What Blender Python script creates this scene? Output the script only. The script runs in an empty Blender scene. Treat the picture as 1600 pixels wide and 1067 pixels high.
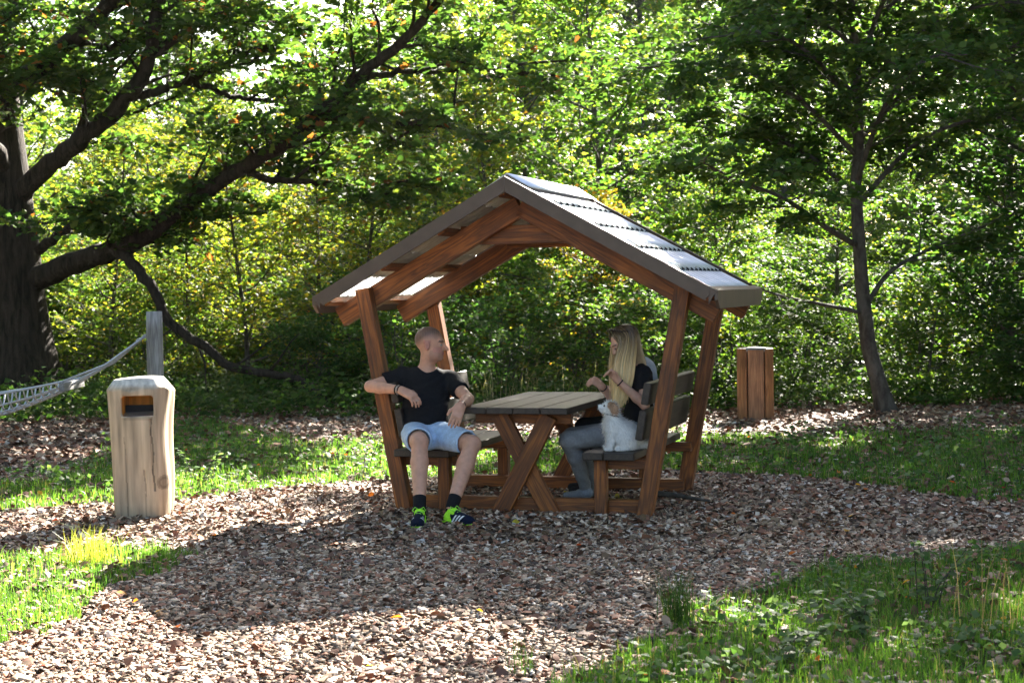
import bpy, bmesh, math, random
import numpy as np
from mathutils import Vector, Matrix

R = math.radians
rng = np.random.default_rng(7)
random.seed(7)
scene = bpy.context.scene
COL = scene.collection

# ------------------------------------------------------------------ camera
PITCH, ROLL, EYE = 0.0337, -0.0164, 1.585
cam_d = bpy.data.cameras.new('camera')
cam = bpy.data.objects.new('camera', cam_d)
COL.objects.link(cam)
cr, sr, cp, sp = math.cos(ROLL), math.sin(ROLL), math.cos(PITCH), math.sin(PITCH)
right0, fwd, up0 = Vector((1, 0, 0)), Vector((0, cp, -sp)), Vector((0, sp, cp))
rgt = cr * right0 + sr * up0
upv = -sr * right0 + cr * up0
m = Matrix((rgt, upv, -fwd)).transposed().to_4x4()
m.translation = (0, 0, EYE)
cam.matrix_world = m
cam_d.sensor_width = 36.0
cam_d.lens = 2456.0 / 1600.0 * 36.0
cam_d.clip_start = 0.05
cam_d.clip_end = 2000.0
cam_d.dof.use_dof = True
cam_d.dof.focus_distance = 11.0
cam_d.dof.aperture_fstop = 6.0
scene.camera = cam

# ------------------------------------------------------------------ sky and sun
SUN_AZ, SUN_EL = R(22.0), R(30.5)          # behind the clearing, a little to the right
world = bpy.data.worlds.new('World')
scene.world = world
world.use_nodes = True
wn = world.node_tree
sky = wn.nodes.new('ShaderNodeTexSky')
sky.sky_type = 'NISHITA'
sky.sun_disc = False
sky.sun_elevation = SUN_EL
sky.sun_rotation = SUN_AZ
sky.air_density = 1.0
sky.dust_density = 2.5
sky.ozone_density = 1.0
wn.links.new(sky.outputs[0], wn.nodes['Background'].inputs[0])
wn.nodes['Background'].inputs[1].default_value = 0.045
sun_d = bpy.data.lights.new('sun', 'SUN')
sun_d.energy = 5.0
sun_d.angle = R(0.53)
sun_d.color = (1.0, 0.93, 0.82)
sun = bpy.data.objects.new('sun', sun_d)
COL.objects.link(sun)
S = Vector((math.sin(SUN_AZ) * math.cos(SUN_EL), math.cos(SUN_AZ) * math.cos(SUN_EL), math.sin(SUN_EL)))
sun.location = S * 40
sun.rotation_euler = (-S).to_track_quat('-Z', 'Y').to_euler()

vs = scene.view_settings
vs.view_transform = 'Standard'
vs.look = 'None'
vs.gamma = 1.0
vs.use_curve_mapping = False
vs.exposure = 3.4
cy = scene.cycles
cy.max_bounces = 7
cy.diffuse_bounces = 3
cy.glossy_bounces = 2
cy.transmission_bounces = 5
cy.transparent_max_bounces = 4
cy.sample_clamp_indirect = 6.0
cy.use_denoising = True
cy.volume_bounces = 0

# ------------------------------------------------------------------ helpers
def link(o, parent=None):
    COL.objects.link(o)
    if parent is not None:
        o.parent = parent
    return o

def tag(o, label=None, cat=None, group=None, kind=None):
    if label: o['label'] = label
    if cat: o['category'] = cat
    if group: o['group'] = group
    if kind: o['kind'] = kind
    return o

def empty(name, loc=(0, 0, 0), rz=0.0):
    o = bpy.data.objects.new(name, None)
    o.location = loc
    o.rotation_euler = (0, 0, rz)
    o.empty_display_size = 0.2
    return link(o)

def np_mesh(name, V, F, mat, col=None, smooth=False):
    """V (n,3); F (m,k) with one k, or list of such arrays"""
    V = np.asarray(V, dtype=np.float32)
    Fs = F if isinstance(F, list) else [F]
    Fs = [np.asarray(f, dtype=np.int32) for f in Fs if len(f)]
    me = bpy.data.meshes.new(name)
    me.vertices.add(len(V))
    me.vertices.foreach_set('co', V.ravel())
    nl = sum(f.size for f in Fs)
    npoly = sum(len(f) for f in Fs)
    me.loops.add(nl)
    me.loops.foreach_set('vertex_index', np.concatenate([f.ravel() for f in Fs]))
    me.polygons.add(npoly)
    tot = np.concatenate([np.full(len(f), f.shape[1], dtype=np.int32) for f in Fs])
    st = np.concatenate([[0], np.cumsum(tot)[:-1]]).astype(np.int32)
    me.polygons.foreach_set('loop_start', st)
    me.polygons.foreach_set('loop_total', tot)
    if smooth:
        me.polygons.foreach_set('use_smooth', np.ones(npoly, dtype=bool))
    me.update(calc_edges=True)
    if col is not None:
        c = np.ones((len(V), 4), dtype=np.float32)
        c[:, :3] = col
        at = me.color_attributes.new('Col', 'FLOAT_COLOR', 'POINT')
        at.data.foreach_set('color', c.ravel())
    if mat is not None:
        me.materials.append(mat)
    return me

def obj(name, me, parent=None, loc=None):
    o = bpy.data.objects.new(name, me)
    if loc is not None: o.location = loc
    return link(o, parent)

class Acc:
    """collects quads/tris of tubes and the like"""
    def __init__(s): s.V, s.Q, s.T, s.C, s.n = [], [], [], [], 0
    def add(s, V, Q=None, T=None, C=None):
        V = np.asarray(V, float)
        if Q is not None and len(Q): s.Q.append(np.asarray(Q) + s.n)
        if T is not None and len(T): s.T.append(np.asarray(T) + s.n)
        s.V.append(V)
        if C is not None: s.C.append(np.broadcast_to(C, V.shape))
        s.n += len(V)
    def tube(s, P, rad, k=8, C=None, cap=True):
        P = np.asarray(P, float); rad = np.broadcast_to(np.asarray(rad, float), (len(P),))
        T = np.gradient(P, axis=0); T /= np.linalg.norm(T, axis=1)[:, None] + 1e-9
        ref = np.array([0, 0, 1.0]) if abs(T[0][2]) < 0.9 else np.array([1.0, 0, 0])
        A = ref - T * (T @ ref)[:, None]; A /= np.linalg.norm(A, axis=1)[:, None] + 1e-9
        B = np.cross(T, A)
        a = np.arange(k) * 2 * np.pi / k
        V = P[:, None, :] + rad[:, None, None] * (np.cos(a)[None, :, None] * A[:, None, :] + np.sin(a)[None, :, None] * B[:, None, :])
        n = len(P); i = np.arange(n - 1)[:, None] * k; j = np.arange(k)[None, :]; j2 = (j + 1) % k
        Q = np.stack([i + j, i + j2, i + k + j2, i + k + j], -1).reshape(-1, 4)
        V = V.reshape(-1, 3); Tt = None
        if cap:
            V = np.vstack([V, P[:1], P[-1:]]); c0, c1 = n * k, n * k + 1
            jj = np.arange(k); jn = (jj + 1) % k
            Tt = np.vstack([np.stack([np.full(k, c0), jn, jj], -1), np.stack([np.full(k, c1), (n - 1) * k + jj, (n - 1) * k + jn], -1)])
        s.add(V, Q, Tt, C)
    def mesh(s, name, mat, smooth=True):
        F = []
        if s.Q: F.append(np.vstack(s.Q))
        if s.T: F.append(np.vstack(s.T))
        return np_mesh(name, np.vstack(s.V), F, mat, np.vstack(s.C) if s.C else None, smooth)

def spline(P, n):
    """smooth resampling of a polyline (Catmull-Rom)"""
    P = np.asarray(P, float)
    E = np.vstack([2 * P[0] - P[1], P, 2 * P[-1] - P[-2]])
    t = np.linspace(0, len(P) - 1 - 1e-6, n); i = t.astype(int); f = (t - i)[:, None]
    a, b, c, d = E[i], E[i + 1], E[i + 2], E[i + 3]
    return .5 * (2 * b + (c - a) * f + (2 * a - 5 * b + 4 * c - d) * f ** 2 + (3 * b - a - 3 * c + d) * f ** 3)

def unit(v):
    v = np.asarray(v, float); return v / (np.linalg.norm(v, axis=-1, keepdims=True) + 1e-9)

def in_poly(x, y, poly):
    ins = np.zeros(len(x), bool); n = len(poly); j = n - 1
    for i in range(n):
        xi, yi = poly[i]; xj, yj = poly[j]
        c = ((yi > y) != (yj > y)) & (x < (xj - xi) * (y - yi) / (yj - yi + 1e-12) + xi)
        ins ^= c; j = i
    return ins

_ph = rng.uniform(0, 6.28, (8, 2)); _fr = rng.uniform(0.35, 1.6, (8, 2)) * rng.choice([-1, 1], (8, 2))
def wob(x, y, s=1.0):
    r = np.zeros_like(np.asarray(x, float))
    for i in range(8):
        r = r + np.sin(x * _fr[i, 0] * s + y * _fr[i, 1] * s + _ph[i, 0])
    return r / 8
def hz(x, y):
    """height of the ground, a few centimetres of unevenness"""
    x = np.asarray(x, float); y = np.asarray(y, float)
    near = np.exp(-(((x - .3) / 2.2) ** 2 + ((y - 11.4) / 1.8) ** 2))
    return (wob(x, y, 1.3) * .035 + wob(x + 9, y - 4, 4.0) * .012) * (1 - near) - 0.0

# ------------------------------------------------------------------ materials
def mat(name):
    mt = bpy.data.materials.new(name); mt.use_nodes = True
    nt = mt.node_tree; b = nt.nodes['Principled BSDF']
    return mt, nt, b
def N(nt, t, **kw):
    n = nt.nodes.new(t)
    for k, v in kw.items(): setattr(n, k, v)
    return n
def setin(n, **kw):
    for k, v in kw.items(): n.inputs[k.replace('_', ' ')].default_value = v

def ramp(nt, stops):
    r = N(nt, 'ShaderNodeValToRGB'); e = r.color_ramp.elements
    while len(e) < len(stops): e.new(0.5)
    for q, (p, c) in zip(e, stops):
        q.position = p; q.color = (*c, 1)
    return r

def mat_plain(name, c, rough=.6, metal=0.0, spec=.5, noise=0.0, scale=30, bump=0.0):
    mt, nt, b = mat(name)
    b.inputs['Roughness'].default_value = rough
    b.inputs['Metallic'].default_value = metal
    b.inputs['Specular IOR Level'].default_value = spec
    if noise or bump:
        tc = N(nt, 'ShaderNodeTexCoord'); no = N(nt, 'ShaderNodeTexNoise')
        no.inputs['Scale'].default_value = scale; no.inputs['Detail'].default_value = 4
        nt.links.new(tc.outputs['Object'], no.inputs['Vector'])
        r = ramp(nt, [(.3, tuple(x * (1 - noise) for x in c)), (.7, tuple(min(1, x * (1 + noise)) for x in c))])
        nt.links.new(no.outputs[0], r.inputs[0]); nt.links.new(r.outputs[0], b.inputs['Base Color'])
        if bump:
            bp = N(nt, 'ShaderNodeBump'); bp.inputs['Strength'].default_value = bump; bp.inputs['Distance'].default_value = .01
            nt.links.new(no.outputs[0], bp.inputs['Height']); nt.links.new(bp.outputs[0], b.inputs['Normal'])
    else:
        b.inputs['Base Color'].default_value = (*c, 1)
    return mt

def mat_attr(name, rough=.7, spec=.3, sss=0.0, noise=0.0, scale=60, bump=0.0, stretch=None):
    mt, nt, b = mat(name)
    a = N(nt, 'ShaderNodeAttribute', attribute_name='Col')
    out = a.outputs['Color']
    if noise or bump:
        tc = N(nt, 'ShaderNodeTexCoord'); no = N(nt, 'ShaderNodeTexNoise')
        no.inputs['Scale'].default_value = scale; no.inputs['Detail'].default_value = 5
        src = tc.outputs['Object']
        if stretch:
            mp = N(nt, 'ShaderNodeMapping'); mp.inputs['Scale'].default_value = stretch; nt.links.new(src, mp.inputs[0]); src = mp.outputs[0]
        nt.links.new(src, no.inputs['Vector'])
        if noise:
            mr = N(nt, 'ShaderNodeMapRange'); setin(mr, From_Min=.25, From_Max=.75, To_Min=1 - noise, To_Max=1 + noise)
            nt.links.new(no.outputs[0], mr.inputs[0])
            mx = N(nt, 'ShaderNodeVectorMath', operation='SCALE')
            nt.links.new(out, mx.inputs[0]); nt.links.new(mr.outputs[0], mx.inputs['Scale']); out = mx.outputs[0]
        if bump:
            bp = N(nt, 'ShaderNodeBump'); bp.inputs['Strength'].default_value = bump; bp.inputs['Distance'].default_value = .006
            nt.links.new(no.outputs[0], bp.inputs['Height']); nt.links.new(bp.outputs[0], b.inputs['Normal'])
    nt.links.new(out, b.inputs['Base Color'])
    setin(b, Roughness=rough); b.inputs['Specular IOR Level'].default_value = spec
    if sss:
        b.inputs['Subsurface Weight'].default_value = sss
        b.inputs['Subsurface Radius'].default_value = (.012, .004, .002)
        b.inputs['Subsurface Scale'].default_value = 1.0
    return mt

def mat_leaf(name, trans=.5, rough=.6, gain=2.0):
    """leaf: reflecting blade plus light let through"""
    mt, nt, b = mat(name)
    a = N(nt, 'ShaderNodeAttribute', attribute_name='Col')
    oi = N(nt, 'ShaderNodeObjectInfo')
    mul = N(nt, 'ShaderNodeVectorMath', operation='MULTIPLY')
    nt.links.new(a.outputs['Color'], mul.inputs[0]); nt.links.new(oi.outputs['Color'], mul.inputs[1])
    nt.links.new(mul.outputs[0], b.inputs['Base Color'])
    setin(b, Roughness=rough); b.inputs['Specular IOR Level'].default_value = .13
    g = N(nt, 'ShaderNodeVectorMath', operation='MULTIPLY'); g.inputs[1].default_value = (gain * 1.05, gain * 1.05, gain * .5)
    nt.links.new(mul.outputs[0], g.inputs[0])
    t = N(nt, 'ShaderNodeBsdfTranslucent'); nt.links.new(g.outputs[0], t.inputs[0])
    mx = N(nt, 'ShaderNodeMixShader'); mx.inputs[0].default_value = trans
    nt.links.new(b.outputs[0], mx.inputs[1]); nt.links.new(t.outputs[0], mx.inputs[2])
    nt.links.new(mx.outputs[0], nt.nodes['Material Output'].inputs[0])
    return mt

def mat_wood(name, c0, c1, c2, rough=.55, ring=1.0, coat=.0, dirt=.25):
    """boards with the grain along local X"""
    mt, nt, b = mat(name)
    tc = N(nt, 'ShaderNodeTexCoord'); oi = N(nt, 'ShaderNodeObjectInfo')
    add = N(nt, 'ShaderNodeVectorMath', operation='MULTIPLY_ADD')
    cmb = N(nt, 'ShaderNodeCombineXYZ')
    for i in range(3): nt.links.new(oi.outputs['Random'], cmb.inputs[i])
    nt.links.new(cmb.outputs[0], add.inputs[0]); add.inputs[1].default_value = (13, 7, 5)
    nt.links.new(tc.outputs['Object'], add.inputs[2])
    mp = N(nt, 'ShaderNodeMapping'); mp.inputs['Scale'].default_value = (1.3, 16 * ring, 16 * ring)
    nt.links.new(add.outputs[0], mp.inputs[0])
    n1 = N(nt, 'ShaderNodeTexNoise'); setin(n1, Scale=1.0, Detail=2.0, Distortion=1.2); nt.links.new(mp.outputs[0], n1.inputs['Vector'])
    wv = N(nt, 'ShaderNodeMath', operation='MULTIPLY'); wv.inputs[1].default_value = 22
    nt.links.new(n1.outputs[0], wv.inputs[0])
    sn = N(nt, 'ShaderNodeMath', operation='SINE'); nt.links.new(wv.outputs[0], sn.inputs[0])
    mp2 = N(nt, 'ShaderNodeMapping'); mp2.inputs['Scale'].default_value = (6, 160, 160); nt.links.new(add.outputs[0], mp2.inputs[0])
    n2 = N(nt, 'ShaderNodeTexNoise'); setin(n2, Scale=1.0, Detail=3.0); nt.links.new(mp2.outputs[0], n2.inputs['Vector'])
    mr = N(nt, 'ShaderNodeMapRange'); setin(mr, From_Min=-1.0, From_Max=1.0, To_Min=.25, To_Max=.75); nt.links.new(sn.outputs[0], mr.inputs[0])
    mix = N(nt, 'ShaderNodeMath', operation='MULTIPLY_ADD'); mix.inputs[1].default_value = .5
    nt.links.new(n2.outputs[0], mix.inputs[0])
    hf = N(nt, 'ShaderNodeMath', operation='MULTIPLY'); hf.inputs[1].default_value = .55; nt.links.new(mr.outputs[0], hf.inputs[0])
    nt.links.new(hf.outputs[0], mix.inputs[2])
    r = ramp(nt, [(.28, c0), (.52, c1), (.8, c2)]); nt.links.new(mix.outputs[0], r.inputs[0])
    n3 = N(nt, 'ShaderNodeTexNoise'); setin(n3, Scale=3.0, Detail=4.0); nt.links.new(add.outputs[0], n3.inputs['Vector'])
    mr3 = N(nt, 'ShaderNodeMapRange'); setin(mr3, From_Min=.3, From_Max=.7, To_Min=1 - dirt, To_Max=1 + dirt); nt.links.new(n3.outputs[0], mr3.inputs[0])
    sc = N(nt, 'ShaderNodeVectorMath', operation='SCALE'); nt.links.new(r.outputs[0], sc.inputs[0]); nt.links.new(mr3.outputs[0], sc.inputs['Scale'])
    nt.links.new(sc.outputs[0], b.inputs['Base Color'])
    setin(b, Roughness=rough); b.inputs['Coat Weight'].default_value = coat; b.inputs['Coat Roughness'].default_value = .3
    bp = N(nt, 'ShaderNodeBump'); bp.inputs['Strength'].default_value = .35; bp.inputs['Distance'].default_value = .003
    nt.links.new(mix.outputs[0], bp.inputs['Height']); nt.links.new(bp.outputs[0], b.inputs['Normal'])
    return mt

def mat_bark(name, c0, c1, sc=(9, 9, 1.6), bump=.9):
    mt, nt, b = mat(name)
    tc = N(nt, 'ShaderNodeTexCoord'); mp = N(nt, 'ShaderNodeMapping'); mp.inputs['Scale'].default_value = sc
    nt.links.new(tc.outputs['Object'], mp.inputs[0])
    v = N(nt, 'ShaderNodeTexNoise'); setin(v, Scale=1.6, Detail=6.0, Roughness=.65, Distortion=.6); nt.links.new(mp.outputs[0], v.inputs['Vector'])
    r = ramp(nt, [(.35, c0), (.65, c1)]); nt.links.new(v.outputs[0], r.inputs[0]); nt.links.new(r.outputs[0], b.inputs['Base Color'])
    bp = N(nt, 'ShaderNodeBump'); bp.inputs['Strength'].default_value = bump; bp.inputs['Distance'].default_value = .04
    nt.links.new(v.outputs[0], bp.inputs['Height']); nt.links.new(bp.outputs[0], b.inputs['Normal'])
    setin(b, Roughness=.9); b.inputs['Specular IOR Level'].default_value = .15
    return mt

M = {}
M['leaf'] = mat_leaf('leaf')
M['grass'] = mat_leaf('grass_blade', .5, .4, 1.9)
M['chip'] = mat_attr('wood_chip', .75, .35)
M['ground'] = mat_attr('soil', .95, .1, noise=.45, scale=9, bump=.6)
M['wood'] = mat_wood('stained_wood', (.050, .0130, .0020), (.165, .048, .0060), (.30, .100, .014), .6, coat=.02, dirt=.38)
M['slat'] = mat_wood('grey_brown_plank', (.014, .0092, .0066), (.028, .019, .014), (.050, .036, .026), .55, ring=1.4, dirt=.2)
M['fascia'] = mat_plain('brown_sheet_metal', (.090, .062, .044), .45, .0, .4, .15, 8)
M['roof'] = mat_plain('roof_metal', (.70, .71, .73), .45, .9, .5, .10, 6, .03)
M['roof_under'] = mat_plain('roof_underside', (.50, .47, .40), .5, 0, .4, .1, 8)
M['steel'] = mat_plain('bolt_steel', (.55, .53, .48), .35, .9)
M['oakbark'] = mat_bark('oak_bark', (.010, .0075, .006), (.045, .034, .026))
M['bark'] = mat_bark('smooth_bark', (.035, .030, .024), (.10, .09, .075), (6, 6, 3), .4)
M['rope'] = mat_plain('grey_rope', (.42, .43, .45), .7, 0, .3, .3, 80)
M['greypost'] = mat_wood('weathered_post', (.12, .115, .11), (.21, .205, .20), (.30, .295, .285), .85)
M['pillar'] = mat_wood('larch_board', (.16, .06, .022), (.28, .12, .045), (.40, .19, .08), .5, dirt=.3)
M['skin'] = mat_attr('skin', .5, .35, .12, .15, 30, .15)
M['cloth'] = mat_attr('cloth', .92, .12, 0, .16, 70, .25)
M['hair'] = mat_attr('hair', .38, .5)
M['fur'] = mat_attr('fur', .8, .2)
M['black'] = mat_plain('black_band', (.010, .010, .012), .7, 0, .2)
M['opal'] = None
mt, nt, b = mat('opal_sheet')  # translucent white chosen so the left eave underside reads bright
setin(b, Roughness=.4); b.inputs['Base Color'].default_value = (.85, .85, .83, 1)
t = N(nt, 'ShaderNodeBsdfTranslucent'); t.inputs[0].default_value = (.9, .9, .88, 1)
mx = N(nt, 'ShaderNodeMixShader'); mx.inputs[0].default_value = .75
nt.links.new(b.outputs[0], mx.inputs[1]); nt.links.new(t.outputs[0], mx.inputs[2]); nt.links.new(mx.outputs[0], nt.nodes['Material Output'].inputs[0])
M['opal'] = mt

# ================================================================== ground
LEFT_GRASS = [(-4.6, 9.61), (-2.96, 9.71), (-2.74, 9.93), (-2.27, 9.64), (-1.92, 9.47), (-2.05, 9.01), (-2.15, 8.53), (-2.19, 7.77), (-2.23, 7.27), (-2.6, 7.03), (-4.6, 6.9)]
RIGHT_GRASS = [(0.0, 5.0), (0.10, 6.13), (0.32, 6.43), (0.56, 6.81), (0.74, 7.18), (0.98, 7.91), (1.3, 8.05), (1.75, 8.66), (2.15, 8.82), (3.06, 9.4), (5.5, 9.9), (5.5, 5.0)]
BACK_GRASS = [(-6.5, 10.9), (-4.02, 11.37), (-3.26, 11.65), (-2.47, 12.01), (-1.84, 12.7), (-1.1, 13.29), (-0.02, 13.33), (1.61, 13.28), (2.35, 12.87), (2.92, 11.97), (3.63, 11.16), (4.23, 10.93), (8.0, 10.5), (8.5, 16.5), (5.49, 16.86), (4.03, 16.52), (3.0, 16.41), (2.03, 16.73), (0.64, 16.12), (-1.36, 16.46), (-2.19, 16.6), (-2.72, 17.42), (-3.81, 19.77), (-4.37, 19.41), (-4.31, 16.96), (-3.97, 14.22), (-4.19, 13.44), (-6.5, 12.9)]
def grass_mask(x, y, jit=.22):
    x2 = x + wob(x * 3.1, y * 3.1, 1.7) * jit + wob(x * 9, y * 9, 1.3) * jit * .5
    y2 = y + wob(x * 2.7 + 5, y * 2.7, 1.9) * jit + wob(x * 8 + 3, y * 8, 1.5) * jit * .5
    return in_poly(x2, y2, LEFT_GRASS) | in_poly(x2, y2, RIGHT_GRASS) | in_poly(x2, y2, BACK_GRASS)

gx = np.unique(np.concatenate([np.linspace(-400, -14, 14), np.linspace(-14, 14, 150), np.linspace(14, 400, 14)]))
gy = np.unique(np.concatenate([np.linspace(-200, -2, 8), np.linspace(-2, 26, 150), np.linspace(26, 500, 16)]))
GX, GY = np.meshgrid(gx, gy, indexing='ij')
fx, fy = GX.ravel(), GY.ravel()
ni, nj = len(gx), len(gy)
I, J = np.meshgrid(np.arange(ni - 1), np.arange(nj - 1), indexing='ij')
GF = np.stack([I * nj + J, (I + 1) * nj + J, (I + 1) * nj + J + 1, I * nj + J + 1], -1).reshape(-1, 4)
gm = grass_mask(fx, fy)
forest = fy > 20.5 + wob(fx, fy) * 1.0
gc = np.where(gm[:, None], np.array([.035, .04, .014]), np.array([.085, .062, .045]))
gc = np.where(forest[:, None], np.array([.04, .032, .02]), gc)
zz = hz(fx, fy) - .012
ground = obj('ground', np_mesh('ground', np.stack([fx, fy, zz], -1), GF, M['ground'], gc, True))
tag(ground, 'brown soil of the clearing under bark mulch and grass', None, None, 'structure')

# ================================================================== SDF modelling (people, dog, log bin)
class SDF:
    def __init__(s, lo, hi, vox):
        s.lo = np.array(lo, float); s.v = vox
        s.n = np.ceil((np.array(hi, float) - s.lo) / vox).astype(int) + 1
        s.F = np.full(s.n, 1.0, dtype=np.float32)
    def sub(s, lo, hi):
        a = np.clip(np.floor((lo - s.lo) / s.v).astype(int), 0, s.n); b = np.clip(np.ceil((hi - s.lo) / s.v).astype(int) + 1, 0, s.n)
        sl = tuple(slice(int(p), int(q)) for p, q in zip(a, b))
        ax = [s.lo[i] + s.v * np.arange(a[i], b[i], dtype=np.float32) for i in range(3)]
        P = np.stack(np.meshgrid(*ax, indexing='ij'), -1).astype(np.float32)
        return sl, P
    def put(s, sl, d, k, op):
        D = s.F[sl]
        if D.size == 0: return
        if op == 'add':
            h = np.clip(.5 + .5 * (D - d) / k, 0, 1); s.F[sl] = D * (1 - h) + d * h - k * h * (1 - h)
        else:
            h = np.clip(.5 - .5 * (D + d) / k, 0, 1); s.F[sl] = D * (1 - h) - d * h + k * h * (1 - h)
    def cone(s, a, b, ra, rb, k=.02, op='add', flat=False):
        a, b = np.array(a, float), np.array(b, float); mr = max(ra, rb) + k + .02
        sl, P = s.sub(np.minimum(a, b) - mr, np.maximum(a, b) + mr)
        ba = b - a; q = P - a; tr = (q @ ba) / (ba @ ba); t = np.clip(tr, 0, 1)
        d = np.linalg.norm(q - t[..., None] * ba, axis=-1) - (ra + (rb - ra) * t)
        if flat: d = np.maximum(d, (tr - 1) * np.linalg.norm(ba))
        s.put(sl, d, k, op)
    def ell(s, c, r, Rm=None, k=.02, op='add'):
        c = np.array(c, float); r = np.array(r, float); mr = r.max() + k + .02
        sl, P = s.sub(c - mr, c + mr); q = P - c
        if Rm is not None: q = q @ np.array(Rm, float).T
        k0 = np.linalg.norm(q / r, axis=-1); k1 = np.linalg.norm(q / r ** 2, axis=-1) + 1e-6
        s.put(sl, k0 * (k0 - 1) / k1, k, op)
    def box(s, c, hs, rd=.01, Rm=None, k=.005, op='add'):
        c = np.array(c, float); hs = np.array(hs, float); mr = np.linalg.norm(hs) + k + .02
        sl, P = s.sub(c - mr, c + mr); q = P - c
        if Rm is not None: q = q @ np.array(Rm, float).T
        q = np.abs(q) - (hs - rd)
        d = np.linalg.norm(np.maximum(q, 0), axis=-1) + np.minimum(q.max(-1), 0) - rd
        s.put(sl, d, k, op)
    def plane(s, p, n):
        """cut away the half space n points into"""
        sl, P = s.sub(s.lo, s.lo + s.v * s.n)
        s.F[sl] = np.maximum(s.F[sl], (P - np.array(p)) @ unit(n))
    def surface(s):
        F = s.F; ins = F < 0
        c = np.zeros(np.array(F.shape) - 1, np.uint8)
        for dx in (0, 1):
            for dy in (0, 1):
                for dz in (0, 1):
                    c += ins[dx:F.shape[0] - 1 + dx, dy:F.shape[1] - 1 + dy, dz:F.shape[2] - 1 + dz]
        act = (c > 0) & (c < 8); idx = np.argwhere(act)
        acc = np.zeros((len(idx), 3)); cnt = np.zeros(len(idx))
        cor = [(x, y, z) for x in (0, 1) for y in (0, 1) for z in (0, 1)]
        val = {q: F[idx[:, 0] + q[0], idx[:, 1] + q[1], idx[:, 2] + q[2]] for q in cor}
        for q in cor:
            for ax in range(3):
                if q[ax] == 0:
                    w = list(q); w[ax] = 1; w = tuple(w); a, b = val[q], val[w]
                    mk = (a < 0) != (b < 0); t = np.where(mk, a / np.where(mk, a - b, 1), 0)
                    p = np.tile(np.array(q, float), (len(idx), 1)); p[:, ax] = t
                    acc += np.where(mk[:, None], p, 0); cnt += mk
        V = s.lo + s.v * (idx + acc / cnt[:, None])
        ids = np.full(act.shape, -1, np.int64); ids[act] = np.arange(len(idx))
        Q = []
        for ax in range(3):
            o = [slice(None)] * 3; o2 = [slice(None)] * 3; o[ax] = slice(0, -1); o2[ax] = slice(1, None)
            A, B = ins[tuple(o)], ins[tuple(o2)]
            e = np.argwhere(A != B); u, v = (ax + 1) % 3, (ax + 2) % 3
            e = e[(e[:, u] > 0) & (e[:, v] > 0) & (e[:, u] < F.shape[u] - 1) & (e[:, v] < F.shape[v] - 1)]
            flip = A[tuple(e.T)]
            def g(du, dv):
                w = e.copy(); w[:, u] -= du; w[:, v] -= dv; return ids[tuple(w.T)]
            q = np.stack([g(1, 1), g(0, 1), g(0, 0), g(1, 0)], -1)
            q[~flip] = q[~flip][:, ::-1]; Q.append(q)
        return V, np.vstack(Q)

def sdf_obj(name, sdf, material, colf, base, parent, wrinkle=0.0):
    V, Q = sdf.surface()
    C = colf(V) if callable(colf) else np.tile(np.array(colf, float), (len(V), 1))
    if wrinkle:
        w = np.zeros(len(V)); rr = np.random.default_rng(5)
        for i in range(7):
            d = rr.normal(size=3) * rr.uniform(25, 75); w += np.sin(V @ d + rr.uniform(0, 6) + 1.6 * np.sin(V @ (rr.normal(size=3) * 18)))
        off = (wrinkle * w / 7)[:, None] * unit(V - V.mean(0))
        V = V + off
    me = np_mesh(name, V - np.array(base), Q, material, C, True)
    return obj(name, me, parent)

# ================================================================== picnic shelter
TH = 0.3091
SH0 = (0.04, 11.027, 0.0)
shelter = empty('picnic_shelter', SH0, -TH)
tag(shelter, 'reddish brown wooden picnic shelter with table, two benches and a corrugated gable roof', 'picnic shelter')
def sh2w(u, v, z=0.0):
    c, s = math.cos(TH), math.sin(TH)
    return np.array([SH0[0] + u * c + v * s, SH0[1] - u * s + v * c, z])

def box_mesh(name, L, W, T, material, bev=.004):
    bm = bmesh.new(); bmesh.ops.create_cube(bm, size=1)
    bmesh.ops.scale(bm, vec=(L, W, T), verts=bm.verts)
    if bev: bmesh.ops.bevel(bm, geom=list(bm.edges), offset=bev, segments=1, affect='EDGES')
    me = bpy.data.meshes.new(name); bm.to_mesh(me); bm.free(); me.materials.append(material); return me

def board(name, p0, p1, W, T, wdir, material, parent, bev=.004):
    """box from p0 to p1, W across wdir, T across the third direction"""
    p0, p1 = Vector(p0), Vector(p1); x = (p1 - p0); L = x.length; x.normalize()
    y = Vector(wdir); y = (y - x * y.dot(x)).normalized(); z = x.cross(y)
    o = obj(name, box_mesh(name, L, W, T, material, bev), parent)
    mw = Matrix((x, y, z)).transposed().to_4x4(); mw.translation = (p0 + p1) / 2
    o.matrix_local = mw
    return o

def bolt(parent, local_world, shelter_parent=shelter, r=.009):
    """round bolt head on the front of a member, given in shelter space"""
    a = Acc(); p = np.array(local_world, float)
    a.tube([p + (0, .004, 0), p + (0, -.004, 0), p + (0, -.007, 0)], [r, r, r * .55], 10)
    V = np.vstack(a.V); inv = np.array(parent.matrix_local.inverted())
    V = (np.c_[V, np.ones(len(V))] @ inv.T)[:, :3]; a.V = [V]
    return obj('bolt', a.mesh('bolt', M['steel']), parent)

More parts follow.
